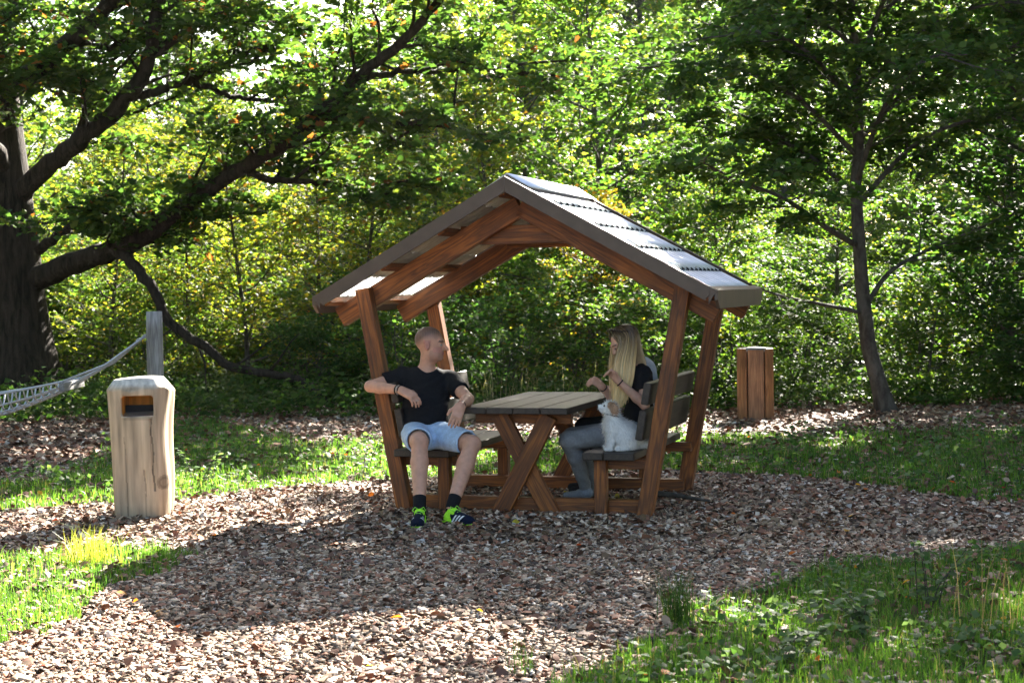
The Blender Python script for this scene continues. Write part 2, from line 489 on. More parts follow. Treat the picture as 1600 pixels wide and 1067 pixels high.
Wd, Sl = M['wood'], M['slat']
SLOPE = .553; ZA = 2.349
def frame(v, s):
    """one gable frame; s=+1 front frame (outer face towards -v), s=-1 rear frame mirrored"""
    pv, rv, cv = v + s * .045, v + s * .128, v + s * .19
    f = v - .0005 * s
    for q in (-1, 1):
        p = board('post', (q * .8865 - q * .01, pv, -.055), (q * 1.180, pv, 1.60), .108, .09, (1, 0, 0), Wd, shelter)
        if s > 0:
            bolt(p, (q * 1.145, v, 1.475)); bolt(p, (q * .955, v, .335)); bolt(p, (q * .905, v, .075))
        # rafter under the roof, running from the ridge to past the post
        r = board('rafter', (q * .0006, rv, 2.166), (q * 1.40, rv, 2.166 - SLOPE * 1.40), .148, .072, (0, 0, 1), Wd, shelter)
        if s > 0: bolt(r, (q * .26, rv - .036, 1.985 + .03))
    board('collar_tie', (-.47, cv, 1.968), (.47, cv, 1.968), .135, .045, (0, 0, 1), Wd, shelter)
    bb = board('base_beam', (-.90, rv, .045), (.90, rv, .045), .115, .07, (0, 0, 1), Wd, shelter)
    if s > 0:
        for u in (-.235, .02, .165): bolt(bb, (u, rv - .035, .062))
    # crossed table legs
    a = board('table_leg', (-.165, v + s * .022, -.02), (.215, v + s * .022, .692), .125, .05, (1, 0, 0), Wd, shelter)
    b = board('table_leg', (.215, v + s * .0755, -.02), (-.165, v + s * .0755, .692), .125, .05, (1, 0, 0), Wd, shelter)
    if s > 0: bolt(a, (.178, v - .003, .655)); bolt(a, (-.105, v - .003, .06))
    board('table_cross_beam', (-.36, v + s * .134, .662), (.35, v + s * .134, .662), .07, .06, (0, 0, 1), Wd, shelter)
    # bench supports
    for q in (-1, 1):
        lg = board('bench_leg', (q * .578, v + s * .047, -.03), (q * .578, v + s * .047, .388), .086, .075, (1, 0, 0), Wd, shelter)
        if s > 0: bolt(lg, (q * .56, v + .0095, .365)); bolt(lg, (q * .59, v + .0095, .365)); bolt(lg, (q * .58, v + .0095, .085))
        board('seat_beam', (q * .52, v + s * .122, .352), (q * .96, v + s * .122, .352), .07, .07, (0, 0, 1), Wd, shelter)
frame(0.0, 1)
frame(1.46, -1)
# table top of four planks
for i in range(4):
    u = -.306 + i * .198
    board('table_plank', (u, -.115, .732), (u, 1.54, .732), .193, .045, (1, 0, 0), Sl, shelter, .005)
# seats and backs
for q in (-1, 1):
    for c, w in ((.545 if q > 0 else .60, .146 if q > 0 else .19), (.731 if q > 0 else .815, .216 if q > 0 else .226)):
        board('seat_plank', (q * c, -.065, .418), (q * c, 1.52, .418), w, .052, (1, 0, 0), Sl, shelter, .006)
    lean = Vector((q * .175, 0, 1)).normalized()
    for zc, w, uu in ((.850, .150, .925), (.633, .205, .885)):
        board('backrest_board', (q * uu, -.045, zc), (q * uu, 1.505, zc), w, .052, lean, Sl, shelter, .006)
# purlins
for q in (-1, 1):
    for u in (.045, .50, .93, 1.37):
        zc = ZA - .082 - SLOPE * u
        board('purlin', (q * u, -.185, zc), (q * u, 1.645, zc), .055, .042, (1, 0, -q * SLOPE), Wd, shelter)
# corrugated sheets, laid in courses that lap like tiles
RV0, RV1 = -.195, 1.655
def sheet(q, s0, s1, material, thick=.0016):
    """ribs run down the slope; lower end rests on the next course"""
    vv = []; zz_ = []
    pitch = .157; n = int((RV1 - RV0 - .02) / pitch); v = RV0 + .03
    prof = [(0, 0), (.030, 0), (.036, .004), (.050, .004), (.056, 0), (.098, 0), (.106, .017), (.134, .017), (.144, 0)]
    for i in range(n):
        for a, b in prof: vv.append(v + i * pitch + a); zz_.append(b)
    vv.append(v + n * pitch + .0); zz_.append(0)
    vv, zz_ = np.array(vv), np.array(zz_); mm = len(vv)
    c = 1 / math.sqrt(1 + SLOPE ** 2); rows = []
    for side in (0, 1):
        for sd, lift in ((s0, .002), (s1, .010)):
            u = sd * c; z = ZA - .036 - SLOPE * u
            rows.append(np.stack([q * (u + (zz_ + lift - side * thick) * SLOPE * c), vv, z + (zz_ + lift - side * thick) * c], -1))
    V = np.vstack(rows); j = np.arange(mm - 1); Q = []
    def strip(a, b): return np.stack([a * mm + j, a * mm + j + 1, b * mm + j + 1, b * mm + j], -1)
    Q = np.vstack([strip(0, 1), strip(3, 2), strip(1, 3), strip(2, 0)])
    me = np_mesh('roof_sheet', V, Q, material)
    me.materials.append(material if material is M['opal'] else M['roof_under'])
    mi = np.zeros(len(Q), dtype=np.int32); mi[mm - 1:2 * (mm - 1)] = 1
    me.polygons.foreach_set('material_index', mi)
    return me
nC = 5; SLEN = 1.457 * math.sqrt(1 + SLOPE ** 2) - .03
for q in (-1, 1):
    for i in range(nC):
        s0 = max(.02, SLEN / nC * i - .03); s1 = SLEN / nC * (i + 1)
        last = (i == nC - 1)
        o = obj('roof_sheet', sheet(q, s0, s1, M['opal'] if (last and q < 0) else M['roof']), shelter)
        a = Acc(); c = 1 / math.sqrt(1 + SLOPE ** 2); nrm = np.array([q * SLOPE * c, 0, c]); dwn = np.array([q * c, 0, -SLOPE * c])
        base = np.array([q * s1 * c, 0, ZA - .036 - SLOPE * s1 * c]) + nrm * .010
        for j in range(11):
            pv_ = np.array([0, RV0 + .03 + j * .157 + .120, 0]); p = base + pv_
            if pv_[1] > RV1 - .03: break
            a.tube([p + nrm * .001 + dwn * .001, p + nrm * .022 + dwn * .006], [.019, .013], 4)  # black blocks stand in for the shade inside the open rib ends
        f_ = obj('rib_end_shade', a.mesh('rib_end_shade', M['black'], False), o); f_['kind'] = 'stuff'
        if last and q < 0: o['label'] = 'pale translucent lowest course of the left roof slope'
# folded ridge cap
V = []; 
for v in (RV0 + .01, RV1 - .01):
    for u, z in ((-.16, ZA + .022 - SLOPE * .16), (0, ZA + .030), (.16, ZA + .022 - SLOPE * .16), (.16, ZA + .014 - SLOPE * .16), (0, ZA + .022), (-.16, ZA + .014 - SLOPE * .16)):
        V.append((u, v, z))
Q = [(0, 1, 7, 6), (1, 2, 8, 7), (2, 3, 9, 8), (3, 4, 10, 9), (4, 5, 11, 10), (5, 0, 6, 11)]
o = obj('ridge_cap', np_mesh('ridge_cap', np.array(V), [np.array(Q), np.array([[0, 5, 4, 1], [1, 4, 3, 2], [6, 7, 10, 11], [7, 8, 9, 10]])], M['roof']), shelter)
# gable trim boards in folded sheet metal and eave trims with cut corners
def prism(name, poly, d0, d1, axis, material, parent):
    """extrude a polygon in (u,z) along v (axis 'v') or in (v,z) along u (axis 'u')"""
    n = len(poly); V = []
    for d in (d0, d1):
        for a, z in poly: V.append((a, d, z) if axis == 'v' else (d, a, z))
    bm = bmesh.new(); vs_ = [bm.verts.new(p) for p in V]
    bm.faces.new(vs_[:n][::-1]); bm.faces.new(vs_[n:])
    for i in range(n): bm.faces.new((vs_[i], vs_[(i + 1) % n], vs_[n + (i + 1) % n], vs_[n + i]))
    bmesh.ops.recalc_face_normals(bm, faces=bm.faces)
    me = bpy.data.meshes.new(name); bm.to_mesh(me); bm.free(); me.materials.append(material)
    return obj(name, me, parent)
for d0, d1 in ((-.247, -.225), (1.685, 1.707)):
    for q in (-1, 1):
        top = lambda u: ZA - SLOPE * u
        poly = [(q * .0008, top(0)), (q * 1.40, top(1.40)), (q * 1.41, top(1.41) - .045), (q * 1.375, top(1.375) - .102), (q * .0008, top(0) - .102)]
        g = prism('gable_trim', poly, d0, d1, 'v', M['fascia'], shelter)
        poly = [(q * .0008, top(0) + .004), (q * 1.40, top(1.40) + .004), (q * 1.40, top(1.40)), (q * .0008, top(0))]
        if d0 < 0: prism('gable_flange', poly, d0 + .0, d0 + .06, 'v', M['fascia'], g)
        else: prism('gable_flange', poly, d1 - .06, d1, 'v', M['fascia'], g)
for q in (-1, 1):
    zt = ZA - SLOPE * 1.45
    poly = [(-.235, zt), (1.695, zt), (1.695, zt - .045), (1.60, zt - .118), (-.165, zt - .118), (-.235, zt - .06)]
    a, b2 = sorted((q * 1.440, q * 1.462))
    e = prism('eave_trim', poly, a, b2, 'u', M['fascia'], shelter)
    pl = [(q * 1.40, zt + .030), (q * 1.462, zt + .004), (q * 1.462, zt + .0005), (q * 1.40, zt + .026)]
    prism('eave_flange', pl, -.235, 1.695, 'v', M['fascia'], e)
    for vv in (-.236, 1.708):
        w = -1 if vv < 0 else 1
        pc = [(q * 1.40, ZA - SLOPE * 1.40), (q * 1.452, ZA - SLOPE * 1.452), (q * 1.40, ZA - SLOPE * 1.40 - .115)]
        prism('corner_piece', pc, vv - .002 * w, vv + .004 * w, 'v', M['fascia'], e)

# ================================================================== people
def rot_frame(f, up=(0, 0, 1)):
    f = unit(f); s = unit(np.cross(up, f)); u = np.cross(f, s)      # forward, left side, up
    return np.stack([f, s, u])

def head_sdf(g, c, fr, neck_base, k=1.0, nose=1.0, jaw=1.0):
    """c: centre of the head at eye level; fr rows: forward, side, up"""
    f, s, u = fr
    P = lambda a, b, d: c + k * (a * f + b * s + d * u)
    E = lambda p, r, kk=.02, op='add': g.ell(p, np.array(r) * k, fr, kk, op)
    E(P(-.018, 0, .028), (.098, .076, .090))
    E(P(.030, 0, -.045), (.060, .056 * jaw, .074), .03)
    E(P(.062, 0, -.098), (.024, .026, .020), .025)
    E(P(.02, .035, -.075), (.045, .02, .03), .02); E(P(.02, -.035, -.075), (.045, .02, .03), .02)
    E(P(.074, 0, .022), (.018, .048, .012), .015)
    for q in (-1, 1):
        E(P(.088, q * .030, -.004), (.014, .017, .011), .012, 'sub')
        E(P(.072, q * .031, -.004), (.014, .014, .013), .003)
        E(P(-.012, q * .076, -.012), (.020, .009, .033), .006)
        E(P(-.004, q * .084, -.010), (.010, .005, .020), .004, 'sub')
    g.cone(P(.082, 0, .008), P(.103 * nose, 0, -.034), .009 * k, .0125 * k, .012)
    E(P(.088, .010, -.037), (.011, .008, .007), .006); E(P(.088, -.010, -.037), (.011, .008, .007), .006)
    E(P(.082, 0, -.062), (.013, .024, .0065), .006); E(P(.079, 0, -.074), (.012, .021, .007), .006)
    g.cone(neck_base, P(-.012, 0, -.06), .056 * k, .054 * k, .03)

def hand_sdf(g, w, kn, side, curl=.5, spread=1.0, thumb=1, k=1.0, fist=0.0):
    """w wrist, kn centre of the knuckles, side: direction from little finger to index"""
    w, kn = np.array(w, float), np.array(kn, float); d = unit(kn - w); s = np.array(side, float); s = unit(s - d * (s @ d)); n = np.cross(d, s) * thumb
    Rm = np.stack([d, s, n])
    g.cone(w, w + d * .03 * k, .026 * k, .026 * k, .015)
    g.box((w + kn) / 2 + d * .005, (np.linalg.norm(kn - w) / 2 + .01, .040 * k, .014 * k), .013 * k, Rm, .014)
    for o, L, c in ((.031, .070, 1.0), (.0105, .078, 1.05), (-.0105, .072, 1.15), (-.031, .056, 1.3)):
        p = kn + s * o * k - d * .004; a = .15 + fist * .5
        dd = d
        for j, (seg, r0, r1) in enumerate(((.46, .0092, .0088), (.30, .0088, .0080), (.24, .0080, .0068))):
            ang = (curl * c) * (.55 + .35 * j) + (fist if j else fist * .6)
            a2 = ang
            dd = unit(dd * math.cos(a2) - n * math.sin(a2) + s * (o * .9 * spread if j == 0 else 0))
            q = p + dd * L * seg * k * 1.15
            g.cone(p, q, r0 * k, r1 * k, .003); p = q
    p = w + d * .028 * k + s * .028 * k
    d1 = unit(d * .75 + s * .75 - n * .25); q = p + d1 * .042 * k; g.cone(p, q, .0145 * k, .0115 * k, .012)
    d2 = unit(d * .95 + s * .22 - n * .35); g.cone(q, q + d2 * .034 * k, .0112 * k, .0088 * k, .004)

def hair_color(V, mask, c, base):
    C = np.tile(np.array(base, float), (len(V), 1)); C[mask] = c; return C

# ---------------------------------------------------------------- man on the left bench
MB = np.array([-.62, 11.24, .0])
man = empty('person', MB)
tag(man, 'man with shaved head in black t-shirt and pale blue shorts sitting on the left bench', 'person')
V3 = lambda *a: np.array(a, float)
m_head = V3(-.585, 11.345, 1.196); m_fr = rot_frame((1, -.16, -.06), (-.05, 0, 1))
m_neck = V3(-.622, 11.375, 1.00)
rsho, relb, rwri, rknu = V3(-.805, 11.40, .955), V3(-1.025, 11.295, .898), V3(-.790, 11.135, .876), V3(-.705, 11.07, .832)
lsho, lelb, lwri, lknu = V3(-.448, 11.41, .925), V3(-.318, 11.165, .803), V3(-.366, 10.94, .775), V3(-.392, 10.895, .702)
rhip, rkne, rank = V3(-.705, 11.27, .535), V3(-.652, 10.85, .535), V3(-.645, 10.615, .105)
lhip, lkne, lank = V3(-.548, 11.27, .535), V3(-.290, 10.93, .505), V3(-.428, 10.640, .105)
g = SDF((-1.13, 10.50, .04), (-.13, 11.60, 1.36), .0055)
head_sdf(g, m_head, m_fr, m_neck, 1.04, 1.12, 1.08)
g.ell(V3(-.628, 11.38, .86), (.155, .095, .15), None, .04); g.ell(V3(-.632, 11.32, .62), (.145, .10, .13), None, .05)
g.cone(m_neck + (0, 0, -.02), rsho + (.03, 0, .0), .05, .05, .04); g.cone(m_neck + (0, 0, -.02), lsho + (-.03, 0, 0), .05, .05, .04)
def arm(g, a, b, c, k=1.0):
    g.cone(a, b, .054 * k, .041 * k, .02)
    mid = b + (c - b) * .3; g.cone(b, mid, .041 * k, .043 * k, .015); g.cone(mid, c, .043 * k, .0275 * k, .015)
def leg(g, h, kn, an, k=1.0):
    g.cone(h, kn, .088 * k, .062 * k, .03); g.ell(kn + (0, -.008, .004), (.058 * k,) * 3, None, .02)
    mid = kn + (an - kn) * .32 + V3(0, .018, 0); g.cone(kn, mid, .055 * k, .060 * k, .02); g.cone(mid, an, .060 * k, .038 * k, .02)
    g.cone(an, an + (0, 0, -.04), .038 * k, .038 * k, .01)
arm(g, rsho, relb, rwri); arm(g, lsho, lelb, lwri)
hand_sdf(g, rwri, rknu, (.60, .66, .31), .80, 1.0, 1)
hand_sdf(g, lwri, lknu, (-.85, -.15, .1), .35, 1.0, -1)
leg(g, rhip, rkne, rank); leg(g, lhip, lkne, lank)
SK = V3(.54, .285, .19)
def man_col(V):
    C = np.tile(SK, (len(V), 1)); q = (V - m_head) @ m_fr.T
    hd = np.linalg.norm(q, axis=1) < .17
    scalp = hd & (q[:, 2] > .055 - .35 * np.maximum(0, .01 - q[:, 0]) - .4 * np.maximum(0, -.02 - q[:, 0])) & ~((q[:, 0] > .055) & (q[:, 2] < .085))
    ear = hd & (np.abs(q[:, 1]) > .074) & (np.abs(q[:, 2] + .012) < .04) & (np.abs(q[:, 0] + .012) < .03)
    lim = .055 - .35 * np.maximum(0, .01 - q[:, 0]) - .4 * np.maximum(0, -.02 - q[:, 0]) + .45 * np.maximum(0, q[:, 0] - .045)
    sw = np.clip((q[:, 2] - lim + .030) / .06, 0, 1) * (hd & (q[:, 2] > -.08)); sw = np.where(ear, 0, sw)[:, None] * (.82 + .18 * np.sin(V @ V3(310, 270, 240)) * np.sin(V @ V3(-190, 330, 210)))[:, None]
    C = C * (1 - sw) + V3(.065, .046, .036) * sw; C[ear] = (.44, .20, .15)
    beard = hd & (q[:, 2] < -.045) & (q[:, 0] > .005) & (q[:, 2] > -.13); C[beard] = C[beard] * .72 + V3(.03, .02, .02)
    lip = hd & (np.abs(q[:, 2] + .068) < .012) & (np.abs(q[:, 1]) < .024) & (q[:, 0] > .078); C[lip] = (.36, .14, .12)
    brow = hd & (np.abs(q[:, 2] - .022) < .006) & (q[:, 0] > .06) & (np.abs(q[:, 1]) > .012) & (np.abs(q[:, 1]) < .05); C[brow] = (.09, .055, .04)
    for s in (-1, 1):
        e = hd & (np.linalg.norm((q - V3(.080, s * .031, -.004)) / V3(1, 1.25, .7), axis=1) < .0125); C[e] = (.30, .27, .25)
        e = hd & (np.linalg.norm(q - V3(.086, s * .031, -.004), axis=1) < .0075); C[e] = (.03, .03, .035)
    cheek = hd & (np.abs(np.abs(q[:, 1]) - .045) < .02) & (np.abs(q[:, 2] + .04) < .02) & (q[:, 0] > .03); C[cheek] = (.48, .22, .165)
    for kk in (rkne, lkne):
        d = np.linalg.norm(V - kk - V3(0, -.05, .01), axis=1); C = C * (1 - .12 * np.exp(-(d / .04) ** 2))[:, None]
    return C
sdf_obj('body', g, M['skin'], man_col, MB, man)
g = SDF((-1.05, 11.05, .46), (-.26, 11.60, 1.10), .006)
g.ell(V3(-.628, 11.375, .865), (.178, .115, .165), None, .05); g.ell(V3(-.636, 11.325, .62), (.168, .128, .14), None, .06)
g.ell(V3(-.632, 11.34, .74), (.168, .118, .12), None, .05)
g.cone(m_neck + (.0, 0, -.045), rsho + (.03, 0, .012), .06, .062, .05); g.cone(m_neck + (0, 0, -.045), lsho + (-.03, 0, .008), .06, .062, .05)
g.cone(rsho, rsho + (relb - rsho) * .56, .070, .068, .035, flat=True); g.cone(lsho, lsho + (lelb - lsho) * .58, .070, .066, .035, flat=True)
g.ell(m_neck + (.012, -.03, .045), (.068, .075, .06), None, .012, 'sub')
g.plane((0, 0, .535), (0, 0, -1))
sdf_obj('t_shirt', g, M['cloth'], (.0095, .0105, .013), MB, man, .011)
g = SDF((-.90, 10.80, .42), (-.20, 11.50, .68), .006)
g.ell(V3(-.632, 11.32, .555), (.172, .135, .105), None, .05)
for h, kn, e in ((rhip, rkne, .80), (lhip, lkne, .86)):
    g.cone(h + (0, 0, .008), h + (kn - h) * e + (0, 0, .0), .104, .092, .04, flat=True)
g.cone((rhip + lhip) / 2 + (0, -.10, -.03), (rhip + lhip) / 2 + (0, .0, -.02), .07, .08, .05)
for h, kn, e in ((rhip, rkne, .80), (lhip, lkne, .86)):      # open leg ends
    d = unit(kn - h); p = h + (kn - h) * e; g.cone(p - d * .03, p + d * .05, .078, .080, .004, 'sub')
g.plane((0, 0, .446), (0, 0, -1))
def denim(V):
    C = np.tile(V3(.40, .53, .70), (len(V), 1)); w = np.sin(V @ V3(60, 40, 90)) * .5 + np.sin(V @ V3(-35, 80, 30)); return C * (1 + .05 * w[:, None])
sdf_obj('shorts', g, M['cloth'], denim, MB, man, .010)
def shoe(an, heel, toe, parent, base, upper, accent, sole, k=1.0, stripes=True):
    heel, toe = np.array(heel, float), np.array(toe, float); d = unit(toe - heel); L = np.linalg.norm(toe - heel); s = np.cross((0, 0, 1), d); Rm = np.stack([d, s, V3(0, 0, 1)])
    lo = np.minimum(np.minimum(heel, toe), an) - .10; hi = np.maximum(np.maximum(heel, toe), an) + .10; lo[2] = -.02
    g = SDF(lo, hi, .004)
    P = lambda a, b, z: heel + d * a * L + s * b + V3(0, 0, z)
    g.ell(P(.22, 0, .040), (.072, .036, .036), Rm, .02); g.ell(P(.70, 0, .036), (.088, .044, .030), Rm, .03)
    g.cone(P(.16, 0, .05), P(.24, 0, .082), .036, .034, .02); g.cone(P(.35, 0, .070), P(.80, 0, .040), .028, .024, .03)
    g.ell(P(.2, 0, .110), (.03, .024, .03), Rm, .006, 'sub')
    g.box(P(.45, 0, .014), (L * .48, .036, .009), .008, Rm, .02); g.ell(P(.74, 0, .014), (.075, .046, .011), Rm, .012)
    g.plane((0, 0, .004), (0, 0, -1))
    def col(V):
        q = (V - heel) @ Rm.T; a = q[:, 0] / L; z = q[:, 2]
        C = np.tile(np.array(upper, float), (len(V), 1)); C[a < .30 + .4 * np.maximum(0, .06 - z) * 3] = accent
        C[(z > .07) & (a < .42)] = accent
        if stripes:
            t = a - (z - .03) * 3.0
            for c0 in (.40, .52, .64): C[(np.abs(t - c0) < .030) & (z < .068) & (z > .022) & (np.abs(q[:, 1]) > .012)] = (.75, .75, .75)
        C[z < .018] = sole; return C
    so = sdf_obj('shoe', g, M['cloth'], col, base, parent)
    a = Acc()
    for i in range(4):
        t = .38 + .09 * i; z = .098 - .012 * i - .04 * max(0, t - .5)
        a.tube([P(t, -.026, z - .020) - base, P(t + .02, -.012, z) - base, P(t + .035, .012, z) - base, P(t + .02, .026, z - .020) - base], .0035, 6)
    for q in (-1, 1): a.tube([P(.33, 0, .105) - base, P(.30, q * .03, .12) - base, P(.36, q * .045, .10) - base, P(.42, q * .025, .088) - base], .003, 6)
    o = obj('shoe_lace', a.mesh('shoe_lace', LACE if stripes else M['black']), so)
    return so
LACE = mat_plain('lime_lace', (.30, .72, .06), .6)
LIME = (.40, .85, .04); NAVY = (.008, .011, .026)
def sock(an, kn, parent, base, c=(.012, .012, .014), r=.043, h=.085):
    d = unit(kn - an); a = Acc(); a.tube([an + (0, 0, -.05) - base, an - base, an + d * h - base, an + d * (h + .004) - base], [r, r, r + .003, r - .004], 16, np.array(c)); return obj('sock', a.mesh('sock', M['cloth']), parent)
sock(rank, rkne, man, MB); sock(lank, lkne, man, MB)
shoe(rank, V3(-.640, 10.660, 0), V3(-.655, 10.375, 0), man, MB, NAVY, LIME, LIME)
shoe(lank, V3(-.470, 10.650, 0), V3(-.280, 10.470, 0), man, MB, NAVY, LIME, LIME)
def ring(p, ax, r, t, material, name, parent, base, n=20):
    ax = unit(ax); x = unit(np.cross(ax, (.3, .2, 1))); y = np.cross(ax, x); a = np.linspace(0, 2 * np.pi, n + 1)
    A_ = Acc(); A_.tube([np.array(p) - base + r * (math.cos(i) * x + math.sin(i) * y) for i in a], t, 6); return obj(name, A_.mesh(name, material), parent)
dd = unit(rwri - relb)
for i, (o_, mt_) in enumerate(((.012, M['black']), (.026, M['steel']), (.038, M['black']))): ring(rwri - dd * o_, dd, .031 + i * .0008, .0045, mt_, 'bracelet', man, MB)
ring(lwri - unit(lwri - lelb) * .02, lwri - lelb, .030, .0035, M['black'], 'bracelet', man, MB)
ring(rknu + (.028, -.012, -.028), (.4, -.3, -.8), .0102, .0022, M['steel'], 'finger_ring', man, MB)

# ---------------------------------------------------------------- seated people on the right bench (facing the table)
def curtain(name, lines, base, parent, root_c, tip_c, n, w=.0035, seed=1, zr=(1.3, .75), jit=.006):
    """hair: many thin ribbons that follow guide lines"""
    r = np.random.default_rng(seed); lines = [spline(l, 14) for l in lines]; Ls = np.array(lines); K = len(lines); V = []; Fq = []; C = []; off = 0
    for i in range(n):
        t = r.uniform(0, K - 1 - 1e-4); a = int(t); f = t - a; P = Ls[a] * (1 - f) + Ls[a + 1] * f
        e = r.uniform(.82, 1.04); P = spline(P[:max(4, int(14 * min(1, e)))], 12)
        out = r.normal(0, jit, 3) * np.linspace(.2, 1.3, 12)[:, None]; P = P + out
        T = unit(np.gradient(P, axis=0)); sd = unit(np.cross(T, unit(r.normal(size=3) + V3(0, -1.5, 0)))); ww = w * np.linspace(1, .4, 12)[:, None]
        V.append(np.vstack([P - sd * ww, P + sd * ww])); j = np.arange(11); Fq.append(np.stack([j, j + 1, j + 13, j + 12], -1) + off); off += 24
        s = np.clip((zr[0] - P[:, 2]) / (zr[0] - zr[1]), 0, 1)[:, None]; s = np.clip(s * 1.15 + r.normal(0, .10), 0, 1)
        c = np.array(root_c) * (1 - s) + np.array(tip_c) * s; c = c * r.uniform(.75, 1.25); C.append(np.vstack([c, c]))
    return obj(name, np_mesh(name, np.vstack(V) - base, np.vstack(Fq), M['hair'], np.vstack(C), True), parent)

def sitter(base, o, head, fr, neck, near, far, legs, shirt, trous, parent, sk=(.57, .32, .225), k=.93, sock_c=(.16, .17, .19), vox=.0055):
    """near/far: (shoulder, elbow, wrist, knuckles); legs: list of (hip, knee, ankle, toe)"""
    allp = np.array([head, neck] + list(near[:4]) + list(far[:4]) + [p for l in legs for p in l]); lo = allp.min(0) - .16; hi = allp.max(0) + .16; lo[2] = .0
    g = SDF(lo, hi, vox)
    head_sdf(g, head, fr, neck, k, .95, .92)
    ch, wa = o
    for a in (near, far):
        arm(g, a[0], a[1], a[2], .80); hand_sdf(g, a[2], a[3], a[4], a[5], .6, a[6], .86, a[7])
        g.cone(neck + (0, 0, -.03), a[0], .045, .045, .04)
    g.ell(ch, (.09, .13, .14), None, .04); g.ell(wa, (.085, .125, .12), None, .05)
    for l in legs: leg(g, l[0], l[1], l[2], .92)
    def col(V):
        C = np.tile(np.array(sk, float), (len(V), 1)); q = (V - head) @ fr.T / k; hd = np.linalg.norm(q, axis=1) < .17
        C[hd & (np.abs(q[:, 2] + .068) < .012) & (np.abs(q[:, 1]) < .024) & (q[:, 0] > .078)] = (.42, .13, .12)
        C[hd & (np.abs(q[:, 2] - .022) < .005) & (q[:, 0] > .06) & (np.abs(q[:, 1]) > .012) & (np.abs(q[:, 1]) < .05)] = (.12, .075, .05)
        for s in (-1, 1):
            C[hd & (np.linalg.norm((q - V3(.080, s * .031, -.004)) / V3(1, 1.25, .7), axis=1) < .0125)] = (.10, .08, .07)
        return C
    sdf_obj('body', g, M['skin'], col, base, parent)
    g = SDF(lo, hi, vox + .0015)
    g.ell(ch, (.108, .150, .155), None, .05); g.ell(wa, (.112, .148, .15), None, .06)
    for a in (near, far):
        g.cone(neck + (0, 0, -.055), a[0], .055, .058, .04); g.cone(a[0], a[0] + (a[1] - a[0]) * .52, .062, .060, .03, flat=True)
    g.ell(neck + (0, 0, .045), (.062, .066, .06), None, .012, 'sub'); g.plane((0, 0, .50), (0, 0, -1))
    sdf_obj('t_shirt', g, M['cloth'], shirt, base, parent, .009)
    g = SDF(lo, hi, vox + .002)
    g.ell(wa + (0, 0, -.12), (.13, .165, .105), None, .05)
    for l in legs:
        g.cone(l[0], l[1], .094, .066, .03); g.ell(l[1], (.062,) * 3, None, .02); mid = l[1] + (l[2] - l[1]) * .35 + V3(.012, 0, 0)
        g.cone(l[1], mid, .060, .061, .02); g.cone(mid, l[2], .061, .041, .02, flat=True)
    g.plane((0, 0, .04), (0, 0, -1))
    sdf_obj('trousers', g, M['cloth'], trous, base, parent, .005)
    for l in legs:
        g = SDF(np.minimum(l[2], l[3]) - .09, np.maximum(l[2], l[3]) + .09, .005)
        d = unit((l[3] - l[2]) * V3(1, 1, .55)); g.cone(l[2] + (0, 0, .03), l[2] + (0, 0, -.03), .043, .040, .02); g.cone(l[2] + (0, 0, -.045), l[3], .038, .030, .03); g.ell(l[2] - d * .03 + V3(0, 0, -.045), (.035, .033, .03), None, .02)
        sdf_obj('sock', g, M['cloth'], sock_c, base, parent)

# woman
WB = np.array([.85, 11.36, 0.])
wom = empty('person', WB)
tag(wom, 'young woman with long blonde hair in black t-shirt and grey leggings, raising her hands', 'person')
w_head = V3(.800, 11.35, 1.172); w_fr = rot_frame((-.86, -.22, -.42), (-.38, 0, 1)); w_neck = V3(.885, 11.375, 1.02)
sitter(WB, (V3(.915, 11.375, .88), V3(.915, 11.37, .655)), w_head, w_fr, w_neck,
    (V3(.935, 11.225, .955), V3(.935, 11.135, .742), V3(.745, 11.105, .922), V3(.690, 11.10, .985), V3(0, -.5, .6), .6, 1, 1.15),
    (V3(.920, 11.52, .955), V3(.760, 11.53, .725), V3(.652, 11.44, .860), V3(.590, 11.42, .905), V3(0, .5, .6), .6, -1, 1.1),
    [(V3(.86, 11.28, .535), V3(.392, 11.225, .492), V3(.520, 11.46, .120), V3(.385, 11.55, .050)), (V3(.88, 11.46, .535), V3(.43, 11.50, .495), V3(.60, 11.62, .115), V3(.48, 11.70, .05))],
    (.010, .0105, .013), lambda V: np.tile(V3(.20, .21, .22), (len(V), 1)) * (1 + .12 * np.sin(V @ V3(30, 20, 55)) * np.sin(V @ V3(22, -40, 15)))[:, None], wom, sock_c=(.20, .215, .24))
f, s, u = w_fr; H = lambda a, b, c: w_head + a * f + b * s + c * u
g = SDF((.62, 11.15, .90), (1.02, 11.56, 1.36), .006)
g.ell(H(-.030, 0, .034), (.096, .084, .090), w_fr, .03)
g.cone(H(-.06, .0, .03), V3(.905, 11.385, 1.03), .075, .06, .05); g.cone(H(-.05, 0, .0), V3(.925, 11.36, .95), .06, .045, .05)
g.ell(H(.075, 0, -.035), (.055, .055, .085), w_fr, .012, 'sub')
def wh(V):
    t = np.clip((1.29 - V[:, 2]) / .35, 0, 1)[:, None]; return V3(.055, .034, .02) * (1 - t) + V3(.36, .24, .12) * t
sdf_obj('hair', g, M['hair'], wh, WB, wom)
ln = []
top = H(-.02, -.01, .123)
for i, (a1, x1, x2, yy) in enumerate(((.040, .738, .722, 11.235), (.018, .752, .732, 11.215), (-.005, .775, .745, 11.205), (-.03, .805, .762, 11.20), (-.06, .840, .782, 11.20), (-.085, .872, .80, 11.205))):
    ln.append([H(a1 * .4, .004, .126), H(a1, .064, .097), H(a1 * 1.1, .094, .02), V3(x1, yy + .01, 1.05), V3(x1 * .7 + x2 * .3, yy - .015, .93), V3(x2 * .8 + x1 * .2, yy - .02, .82), V3(x2, yy - .015, .70 + .012 * i)])
